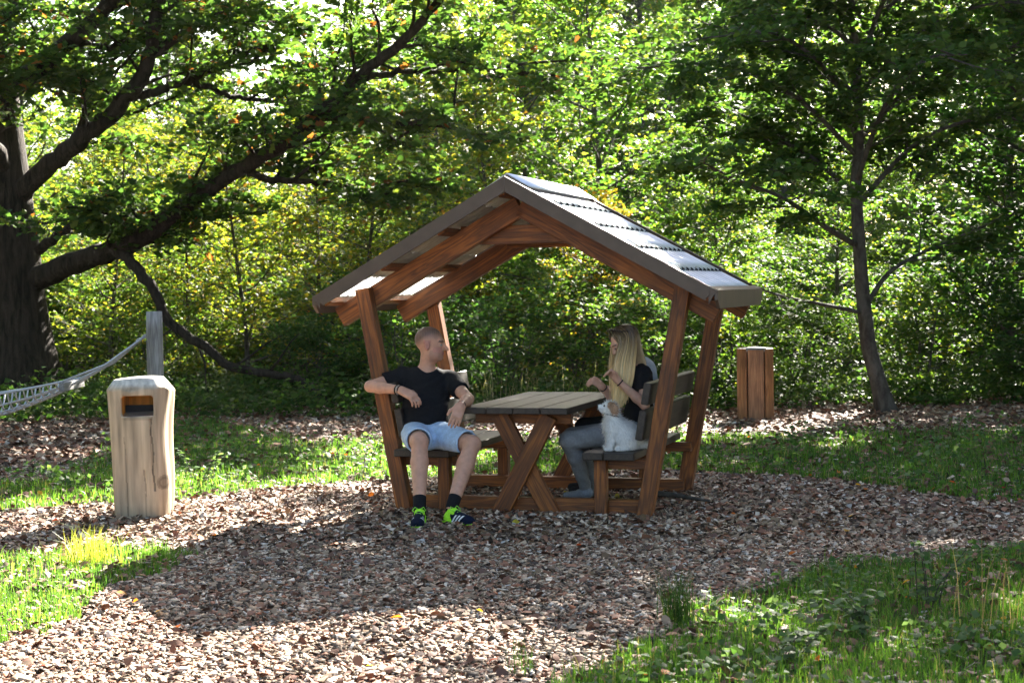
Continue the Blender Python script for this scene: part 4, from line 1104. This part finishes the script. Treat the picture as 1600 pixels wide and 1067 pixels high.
for k in range(34):
    h = 2.5 + 5.2 * k / 34; a = k * 2.4 + r.normal(0, .4); Lb = (3.1 - .32 * max(0, h - 4.2)) * r.uniform(.75, 1.1); Lb *= 1 - max(0, -math.cos(a)) * min(.75, max(0, (h - 3.1) * .42)); q = np.argmin(abs(tp[:, 2] - h)); p0 = tp[q] + RB  # upper limbs on the left shortened to let the sun past
    dx = V3(math.cos(a) - .12, math.sin(a), 0); RL.append(([p0, p0 + dx * Lb * .3 + V3(0, 0, .25 * Lb), p0 + dx * Lb * .65 + V3(0, 0, .36 * Lb), p0 + dx * Lb + V3(0, 0, .33 * Lb)], .036 - .003 * (h - 2.5), 10, .08))
for P, ra, nt_, f0 in RL:
    P = spline(np.array(P) - RB, 22); t.b.tube(P, np.linspace(ra, .008, 22), 7)
    for j in range(nt_):
        q = 21 * (f0 + (.98 - f0) * (j + r.uniform(0, 1)) / nt_); i = min(int(q), 20); tg = unit(P[i + 1] - P[i]); sd = unit(np.cross(tg, (0, 0, 1))) * (1 if j % 2 else -1)
        t.limb(P[i], sd * .8 + tg * .7 + V3(0, 0, r.uniform(-.3, .25)), r.uniform(.6, 1.15), .012, 1, 22, .10, -.02, 5, .18, .09, 7, .5)
obj('trunk', t.b.mesh('trunk', M['bark']), rt)
def clear_of_sun_path(P, r):
    X, Y, Z = P[:, 0] + RB[0], P[:, 1] + RB[1], P[:, 2]          # leaves cut away so the sun passes to roof and table
    return ~((X < 4.55 + .45 * r.uniform(0, 1, len(P)) ** 2) & (Z > 5.2 + (Y - 16) * .40)) & ~((X < 3.7) & (Z > 3.9 + (Y - 17) * .5) & (r.uniform(0, 1, len(P)) < .5))
obj('crown', t.crown('crown', G_DARK, LEAF6, ws=1.15, keep=clear_of_sun_path), rt)

# ---- saplings, shrubs and trees of the wood edge
SAP = [generic(31, 4.6, .4, 1.35, .045, 30, 22, .085, G_YEL, 8), generic(32, 4.0, .3, 1.3, .04, 30, 22, .08, G_YEL, 8)]
BEE = [generic(41, 7.6, .5, 2.3, .09, 44, 30, .115, G_BEECH, 10), generic(42, 7.0, .4, 2.1, .08, 42, 30, .115, G_BEECH, 10)]
BUS = [generic(51, 1.9, .1, 1.25, .025, 30, 22, .075, G_BEECH, 7, stems=5, lean=.08), generic(52, 1.5, .05, 1.2, .02, 28, 22, .07, G_DARK, 7, stems=5, lean=.09)]
TALL = [generic(61, 12.5, 1.2, 3.4, .17, 50, 34, .15, G_BEECH, 11)]
SPOT = [
 ('sapling', SAP[0], (-6.3, 24.6), .95, (1, 1, 1), 'yellow green sapling just right of the oak trunk'),
 ('sapling', SAP[1], (-5.2, 25.2), 1.0, (1.1, 1, 1), 'yellow sapling behind the weathered hammock post'),
 ('sapling', SAP[0], (-4.1, 24.4), 1.0, (1.05, 1.05, 1), 'bright yellow sapling above the log litter bin'),
 ('sapling', SAP[1], (-3.1, 25.4), 1.15, (1.05, 1.0, 1), 'tall yellow sapling behind the drooping dead limb'),
 ('sapling', SAP[0], (-2.3, 24.0), 1.0, (1.15, 1.0, 1), 'yellow green sapling left of the shelter roof'),
 ('sapling', SAP[1], (-1.2, 25.6), 1.25, (1.1, 1.02, 1), 'thin yellow sapling rising over the left roof slope'),
 ('sapling', SAP[0], (-.2, 27.0), 1.3, (1.05, 1.0, 1), 'thin yellow sapling rising over the shelter ridge'),
 ('sapling', SAP[1], (1.15, 22.6), .72, (1.5, .95, .9), 'golden sapling seen through the open shelter above the table'),
 ('young_beech_tree', BEE[0], (1.7, 26.5), .95, (.9, 1, 1), 'green young tree behind the right roof slope'),
 ('young_beech_tree', BEE[1], (3.3, 25.5), .60, (1, 1.05, 1), 'bright green young tree between the roof and the slim maple'),
 ('young_beech_tree', BEE[0], (5.0, 24.3), .52, (1, 1.05, 1), 'green young tree directly behind the slim maple'),
 ('young_beech_tree', BEE[1], (7.3, 23.0), 1.0, (.6, .75, .9), 'shade tinted young tree at the right edge of the clearing'),  # shade of the right edge put into the tint
 ('young_beech_tree', BEE[0], (7.3, 20.4), 1.0, (.45, .65, .8), 'shade tinted leaning young tree nearest the right edge'),  # tint darkened to stand for shade on this crown
 ('young_beech_tree', BEE[1], (.3, 29.5), 1.05, (1, 1, 1), 'light green young tree far behind the shelter ridge'),
 ('young_beech_tree', BEE[0], (-8.6, 27.5), .9, (1.2, 1.1, 1), 'light green young tree behind the oak trunk'),
 ('shrub', BUS[0], (-1.4, 21.5), .85, (.8, .9, 1), 'low green shrub left of the shelter behind the man'),
 ('shrub', BUS[1], (-.2, 21.2), 1.05, (.8, .95, 1), 'dark green shrub behind the shaved head man'),
 ('shrub', BUS[0], (.8, 21.6), 1.0, (.9, .9, 1), 'green shrub under the golden sapling'),
 ('shrub', BUS[1], (1.9, 21.0), 1.0, (.95, 1, 1), 'bushy shrub behind the blonde woman'),
 ('shrub', BUS[0], (2.9, 21.8), 1.0, (1.1, 1.1, 1), 'sunlit shrub behind the hexagonal litter bin'),  # tint raised so the leaves look sunlit
 ('shrub', BUS[1], (4.0, 21.6), .95, (1.2, 1.15, 1), 'sun tinted shrub left of the maple trunk'),  # sunlight on the leaves put into the tint
 ('shrub', BUS[0], (5.5, 21.2), .9, (1.0, 1, 1), 'shrub right of the maple trunk'),
 ('shrub', BUS[1], (6.8, 20.0), 1.0, (.7, .8, 1), 'shade tinted shrub by the right edge'),  # darker tint stands for the shade here
 ('shrub', BUS[1], (-3.0, 22.6), .8, (.7, .85, 1), 'dark shrub where the drooping limb meets the ground'),
 ('shrub', BUS[0], (-5.3, 23.4), .9, (1.1, 1, 1), 'yellow green shrub beside the oak roots'),
 ('shrub', BUS[1], (-2.0, 23.6), 1.2, (.75, .9, 1), 'dark shrub under the yellow sapling left of the roof'),
]
for i, (nm, pair, xy, sc, tint, lab) in enumerate(SPOT):
    plant_tree(nm, pair, xy, i * 1.7, sc, lab, 'tree' if 'tree' in nm or nm == 'sapling' else 'shrub', tint, {'sapling': 'yellow saplings along the wood edge', 'shrub': 'shrubs along the wood edge'}.get(nm, 'young trees along the wood edge'))
# ---- the wood behind: one mass
wood = empty('woodland', (0, 36, 0)); tag(wood, 'sunlit leafy woodland closing the view behind the clearing', 'woodland', None, 'stuff')
wr = np.random.default_rng(3)
W = []
for x in np.arange(-14, 18, 1.7):       # second row, kept low on the left where the sky shows through
    W.append((x + wr.normal(0, .5), 31 + wr.normal(0, 1.0), BEE[int(wr.integers(2))], (.55 if x < -1 else .58) * wr.uniform(.85, 1.1)))
for x in np.arange(-20, 26, 2.2): W.append((x + wr.normal(0, .6), 38 + wr.normal(0, 1.2), BEE[int(wr.integers(2))] if x < 0 else TALL[0], (.75 if x < -1 else .60) * wr.uniform(.9, 1.12)))
for x in np.arange(-26, 34, 2.6): W.append((x + wr.normal(0, .7), 47 + wr.normal(0, 1.5), TALL[0], (.66 if x < -3 else .95) * wr.uniform(.9, 1.12)))
for x in np.arange(-14, 18, 1.6): W.append((x + wr.normal(0, .4), 34.5 + wr.normal(0, .8), BUS[int(wr.integers(2))], 1.9 * wr.uniform(.85, 1.2)))
for x in np.arange(-20, 24, 1.9): W.append((x + wr.normal(0, .4), 43 + wr.normal(0, .8), BUS[int(wr.integers(2))], 2.4 * wr.uniform(.85, 1.2)))
for x in np.arange(-28, 36, 2.8): W.append((x + wr.normal(0, .7), 57 + wr.normal(0, 1.5), TALL[0], (.68 if x < -4 else 1.1) * wr.uniform(.9, 1.12)))
for x in np.arange(-9, 11, 1.0): W.append((x + wr.normal(0, .3), 27.5 + wr.normal(0, .8), BUS[int(wr.integers(2))], 1.3 * wr.uniform(.85, 1.2)))
for x, y in ((8.4, 23.6), (9.2, 20.5), (10.4, 17.5), (11.5, 21.5), (12.5, 25)): W.append((x, y, TALL[0], .85))  # tall trees at the right, added to shade the ground
for x, y in [(-13 - (i % 2) * 2, y) for i, y in enumerate(np.arange(-4, 20, 3.2))] + [(13.5 + (i % 2) * 2, y) for i, y in enumerate(np.arange(-4, 16, 3.2))]:
    W.append((x, y, TALL[0], wr.uniform(.95, 1.2)))     # wood round the clearing; unseen side trees added to cut sky fill
for i, (x, y, pair, sc) in enumerate(W):
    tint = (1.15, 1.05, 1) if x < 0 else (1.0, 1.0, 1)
    if x > 6.5 and y < 30: tint = (.8, .9, 1)  # darker tint paints shade onto the right edge trees
    for nm, me in (('trunk', pair[0]), ('canopy', pair[1])):
        o = obj(nm, me, wood, Vector((x, y - 36, 0))); o.rotation_euler = (0, 0, i * 2.1); o.scale = (sc, sc, sc); o.color = (*tint, 1)

# ================================================================== ground cover: chips, grass, weeds
def frust(n, y0, y1, m_=1.2, bias=1.0):
    u = rng.uniform(0, 1, n); y = y0 + (y1 - y0) * u ** bias; hw = y * .335 + m_; x = rng.uniform(-1, 1, n) * hw; return x, y
def chips(name, n, y0, y1, L, thick, lab, bias=1.0):
    x, y = frust(n, y0, y1, .8, bias); ok = ~grass_mask(x, y); 
    edge = rng.uniform(0, 1, n) < .06; ok |= edge; x, y = x[ok], y[ok]; n = len(x)
    z = hz(x, y) + rng.uniform(-.004, .016, n)
    d = unit(np.stack([rng.normal(size=n), rng.normal(size=n), rng.normal(0, .30, n)], -1)); nn = unit(V3(0, 0, 1) + rng.normal(0, .38, (n, 3)))
    ln = L * np.minimum(rng.lognormal(0, .42, n), 1.9); wd = ln * rng.uniform(.25, .75, n)
    pal = [((.28, .195, .125), 4.5), ((.47, .35, .25), 3.4), ((.62, .50, .39), 1.5), ((.14, .09, .057), 3.7), ((.055, .037, .026), 2.7), ((.21, .09, .048), 3.0), ((.40, .36, .32), .6), ((.28, .10, .045), .5)]
    C = pick(rng, n, pal)
    nn = unit(nn - d * (nn * d).sum(1)[:, None]); X = np.cross(d, nn)
    P = np.stack([x, y, z], -1)
    if thick:
        th = rng.uniform(.002, .007, n); T = np.array([(-.5, -.5, 0), (.45, -.5, 0), (.5, .4, 0), (-.4, .5, 0), (-.5, -.5, 1), (.45, -.5, 1), (.5, .4, 1), (-.4, .5, 1)]); F = np.array([(4, 5, 6, 7), (0, 1, 5, 4), (1, 2, 6, 5), (2, 3, 7, 6), (3, 0, 4, 7)])
    else:
        th = wd * .3; T = np.array([(-.5, -.4, 0), (.4, -.5, .25), (.5, .45, 0), (-.45, .5, .3)]); F = np.array([(0, 1, 2, 3)])
    V = P[:, None] + T[None, :, 0, None] * (ln[:, None, None] * d[:, None]) + T[None, :, 1, None] * (wd[:, None, None] * X[:, None]) + T[None, :, 2, None] * (th[:, None, None] * nn[:, None])
    k = len(T); FF = (F[None] + (np.arange(n) * k)[:, None, None]).reshape(-1, F.shape[1])
    o = obj(name, np_mesh(name, V.reshape(-1, 3), FF, M['chip'], np.repeat(C, k, 0))); tag(o, lab, 'mulch', None, 'stuff'); return o
chips('bark_mulch', 104000, 5.4, 9.6, .027, True, 'coarse bark and wood chip mulch in the foreground', .9)
chips('bark_mulch', 130000, 9.4, 14.6, .032, False, 'bark mulch around and under the picnic shelter')
chips('bark_mulch', 42000, 14.4, 22.0, .055, False, 'strip of bark mulch along the wood edge')

def litter(n, y0, y1, size, pal, name, lab, lift=.012, m_=None):
    x, y = frust(n, y0, y1); z = hz(x, y) + lift + rng.uniform(0, .012, n); P = np.stack([x, y, z], -1)
    D = unit(np.stack([rng.normal(size=n), rng.normal(size=n), rng.normal(0, .25, n)], -1)); Nn = unit(V3(0, 0, 1) + rng.normal(0, .45, (n, 3)))
    o = obj(name, leaves_mesh(name, P, D, Nn, size * rng.uniform(.6, 1.3, n), pick(rng, n, pal), LEAF6, m_ or M['leaf'], 1.1)); tag(o, lab, 'leaves', None, 'stuff')
litter(9000, 5.4, 14.5, .055, [((.14, .06, .035), 4), ((.20, .09, .05), 3), ((.10, .05, .035), 2), ((.24, .16, .10), 2)], 'fallen_leaves', 'dry brown leaves scattered over the mulch', .012, M['chip'])
litter(130, 5.4, 16, .05, [((.50, .13, .02), 3), ((.42, .22, .03), 2), ((.35, .06, .02), 2), ((.35, .30, .04), 1)], 'fallen_leaves', 'bright orange and yellow leaves lying on mulch and grass', .035)
litter(9000, 14.5, 23, .075, [((.14, .06, .035), 4), ((.20, .09, .05), 3), ((.10, .05, .035), 2)], 'fallen_leaves', 'brown leaf litter along the edge of the wood', .012, M['chip'])

def blades(name, x, y, hgt, wdt, pal, lab, lean=.35, kind='stuff', parent=None, base=None, m_=None):
    n = len(x); z = hz(x, y) - .01; a = rng.uniform(0, 6.283, n); dl_ = np.stack([np.cos(a), np.sin(a), np.zeros(n)], -1); sd = np.stack([-np.sin(a + rng.normal(0, .6, n)), np.cos(a), np.zeros(n)], -1)
    ln = (np.abs(rng.normal(0, lean, n)) + .08)[:, None]; P = np.stack([x, y, z], -1); H_ = hgt[:, None]; w = wdt[:, None]
    m1 = P + dl_ * ln * H_ * .30 + V3(0, 0, 1) * H_ * .55; tp_ = P + dl_ * ln * H_ * 1.05 + V3(0, 0, 1) * H_ * (1 - .25 * ln)
    V = np.stack([P - sd * w, P + sd * w, m1 + sd * w * .8, m1 - sd * w * .8, tp_], 1)
    if base is not None: V = V - base
    k = (np.arange(n) * 5)[:, None]; Q = np.array([[0, 1, 2, 3]]) + k; T = np.array([[3, 2, 4]]) + k
    C = np.repeat(pick(rng, n, pal), 5, 0)
    me = np_mesh(name, V.reshape(-1, 3), [Q, T], m_ or M['grass'], C)
    o = obj(name, me, parent)
    if lab: tag(o, lab, 'grass', None, kind)
    return o
GP = [((.060, .135, .024), 5), ((.085, .165, .026), 4), ((.04, .10, .024), 3), ((.20, .19, .08), 1.0)]
def grass(n, y0, y1, h0, w0, lab, poly, bias=1.0):
    x, y = frust(n, y0, y1, .8, bias); x2 = x + wob(x * 3.1, y * 3.1, 1.7) * .22 + wob(x * 9, y * 9, 1.3) * .11; y2 = y + wob(x * 2.7 + 5, y * 2.7, 1.9) * .22 + wob(x * 8 + 3, y * 8, 1.5) * .11
    ok = in_poly(x2, y2, poly); den = .62 + .55 * wob(x * 4 + 2, y * 4, 1.6); ok &= rng.uniform(0, 1, n) < den + .25; x, y = x[ok], y[ok]; n = len(x)
    hh = h0 * rng.lognormal(0, .35, n) * (1 + .7 * wob(x * 2.2, y * 2.2 + 7, 2.0)); blades('grass', x, y, hh, w0 * rng.uniform(.7, 1.3, n), GP, lab)
grass(125000, 5.4, 10.0, .056, .0022, 'lush green grass in the right foreground', RIGHT_GRASS)
grass(110000, 6.6, 10.2, .050, .0022, 'sunlit short grass left of the shelter shadow', LEFT_GRASS)
grass(140000, 10.6, 20, .052, .0036, 'grass strip behind the shelter', BACK_GRASS)

def rush(loc, n, hgt, lab, pal, spread=.07):
    e = empty('grass_tuft', (loc[0], loc[1], 0)); x = rng.normal(loc[0], spread, n); y = rng.normal(loc[1], spread, n)
    blades('blades', x, y, hgt * rng.uniform(.5, 1.1, n), np.full(n, .0022), pal, None, .30, None, e, V3(loc[0], loc[1], 0)); tag(e, lab, 'grass tuft', 'single grass tufts')
rush((.76, 7.35), 130, .30, 'dark green rush tuft at the edge of the right grass', [((.03, .07, .02), 3), ((.06, .09, .025), 1)], .035)
rush((-2.52, 9.26), 160, .26, 'tall yellow sunlit grass tuft in front of the log bin', [((.22, .22, .05), 3), ((.16, .20, .03), 2)], .085)
rush((.02, 6.45), 30, .20, 'thin dark rush at the bottom edge of the mulch', [((.03, .06, .02), 3)], .03)
rush((2.15, 7.0), 16, .55, 'tall dry straw stems in the right corner', [((.30, .22, .12), 3), ((.16, .14, .06), 2)], .13)
rush((.45, 20.0), 80, .75, 'tall pale dry grass behind the table', [((.34, .30, .18), 3), ((.22, .22, .12), 2)], .35)
rush((-.35, 20.1), 70, .85, 'tall pale dry grass behind the man', [((.34, .30, .18), 3), ((.22, .22, .12), 2)], .30)

# leafy ground cover under the wood edge
def cover(n, y0, y1, hgt, size, pal, lab, poly=None, dens=None):
    x, y = frust(n, y0, y1, 1.5); cl = wob(x * 1.7, y * 1.7, 2.2) + .4 * wob(x * 6, y * 6, 1.3)
    if poly is not None:
        ok = in_poly(x, y, poly) & (cl > dens); x, y, cl = x[ok], y[ok], cl[ok]
    n = len(x); hh = np.clip(hgt * (.35 + 1.4 * np.maximum(0, cl + .25)), .03, None); z = hz(x, y) + hh * rng.uniform(0, 1, n) ** .7
    D = unit(np.stack([rng.normal(size=n), rng.normal(size=n), rng.normal(-.1, .35, n)], -1)); Nn = unit(V3(0, -.15, 1) + rng.normal(0, .5, (n, 3)))
    o = obj('ground_cover', leaves_mesh('ground_cover', np.stack([x, y, z], -1), D, Nn, size * rng.uniform(.5, 1.3, n), pick(rng, n, pal), LEAF4, M['leaf'], 1.2)); tag(o, lab, 'ground cover', None, 'stuff')
cover(46000, 19.6, 26, .42, .085, G_DARK + [((.09, .12, .05), 1)], 'tangled ivy and bramble leaves along the foot of the wood')
cover(26000, 11, 18.5, .16, .05, [((.06, .12, .03), 3), ((.10, .15, .07), 2), ((.04, .09, .025), 2)], 'low broad leaved weeds among the back grass', BACK_GRASS, .12)
cover(16000, 5.4, 10, .10, .045, [((.05, .11, .03), 3), ((.08, .13, .06), 2), ((.04, .08, .025), 2)], 'broad leaved weeds among the right foreground grass', RIGHT_GRASS, .05)
# single weeds with stems
def weed(loc, H_, n, size, lab, pal, seed):
    r = np.random.default_rng(seed); e = empty('weed_plant', (loc[0], loc[1], float(hz(loc[0], loc[1])))); a = Acc(); P, D, Nn = [], [], []
    for s in range(n):
        an_ = r.uniform(0, 6.28); l = r.uniform(.05, .25); P0 = V3(r.normal(0, .03), r.normal(0, .03), -.02); st = spline([P0, P0 + V3(math.cos(an_) * l * .3, math.sin(an_) * l * .3, H_ * .5), P0 + V3(math.cos(an_) * l, math.sin(an_) * l, H_ * r.uniform(.8, 1.1))], 9); a.tube(st, np.linspace(.004, .0015, 9), 5)
        for i in range(2, 9):
            for q in range(3): b2 = r.uniform(0, 6.28); P.append(st[i]); D.append((math.cos(b2), math.sin(b2), r.uniform(-.4, .3))); Nn.append((r.normal(0, .3), r.normal(0, .3), 1))
    st_ = obj('stem', a.mesh('stem', M['bark']), e); P = np.array(P); obj('leaves', leaves_mesh('weed_leaves', P, np.array(D), np.array(Nn, float), size * r.uniform(.6, 1.2, len(P)), pick(r, len(P), pal), LEAF6, M['leaf']), e)
    tag(e, lab, 'weed', 'single weeds on the grass')
WP = [((.06, .11, .04), 3), ((.09, .14, .07), 2)]
weed((1.55, 7.0), .26, 5, .055, 'leafy weed in the middle of the right foreground grass', WP, 1)
weed((2.0, 7.6), .34, 5, .05, 'tall weed near the right edge of the foreground grass', WP, 2)
weed((1.1, 6.55), .18, 5, .05, 'small weed at the bottom of the foreground grass', WP, 3)
weed((-2.62, 13.0), .30, 5, .05, 'sunlit weed in the grass right of the log bin', WP, 4)
weed((-1.3, 13.55), .34, 4, .05, 'thin weed in the grass left of the shelter post', WP, 5)
weed((-3.35, 14.6), .36, 6, .06, 'leafy weed in the grass behind the log bin', WP, 6)

# a piece of root lying behind the right bench
a = Acc(); P = spline([(1.02, 11.72, .035), (1.12, 11.55, .05), (1.25, 11.48, .04), (1.42, 11.40, .015)], 12) - V3(1.2, 11.5, 0); a.tube(P, np.linspace(.026, .010, 12), 8)
o = obj('root_piece', a.mesh('root_piece', M['bark'])); o.location = (1.2, 11.5, 0); tag(o, 'bent brown piece of root lying on the mulch behind the right bench', 'root')

# ================================================================== thin haze volume, added to veil the backlit trees
bm = bmesh.new(); bmesh.ops.create_cube(bm, size=1)
bmesh.ops.scale(bm, vec=(130, 110, 24), verts=bm.verts); bmesh.ops.translate(bm, vec=(0, 25, 10.5), verts=bm.verts)
me = bpy.data.meshes.new('haze'); bm.to_mesh(me); bm.free()
mt = bpy.data.materials.new('haze'); mt.use_nodes = True; nt = mt.node_tree
nt.nodes.remove(nt.nodes['Principled BSDF']); pv = nt.nodes.new('ShaderNodeVolumePrincipled')
pv.inputs['Color'].default_value = (.93, .95, .90, 1); pv.inputs['Density'].default_value = .00006; pv.inputs['Anisotropy'].default_value = .35
nt.links.new(pv.outputs[0], nt.nodes['Material Output'].inputs['Volume'])
me.materials.append(mt)
hzb = obj('haze', me); tag(hzb, 'thin pale haze in the backlit air between the trees', 'haze', None, 'stuff')
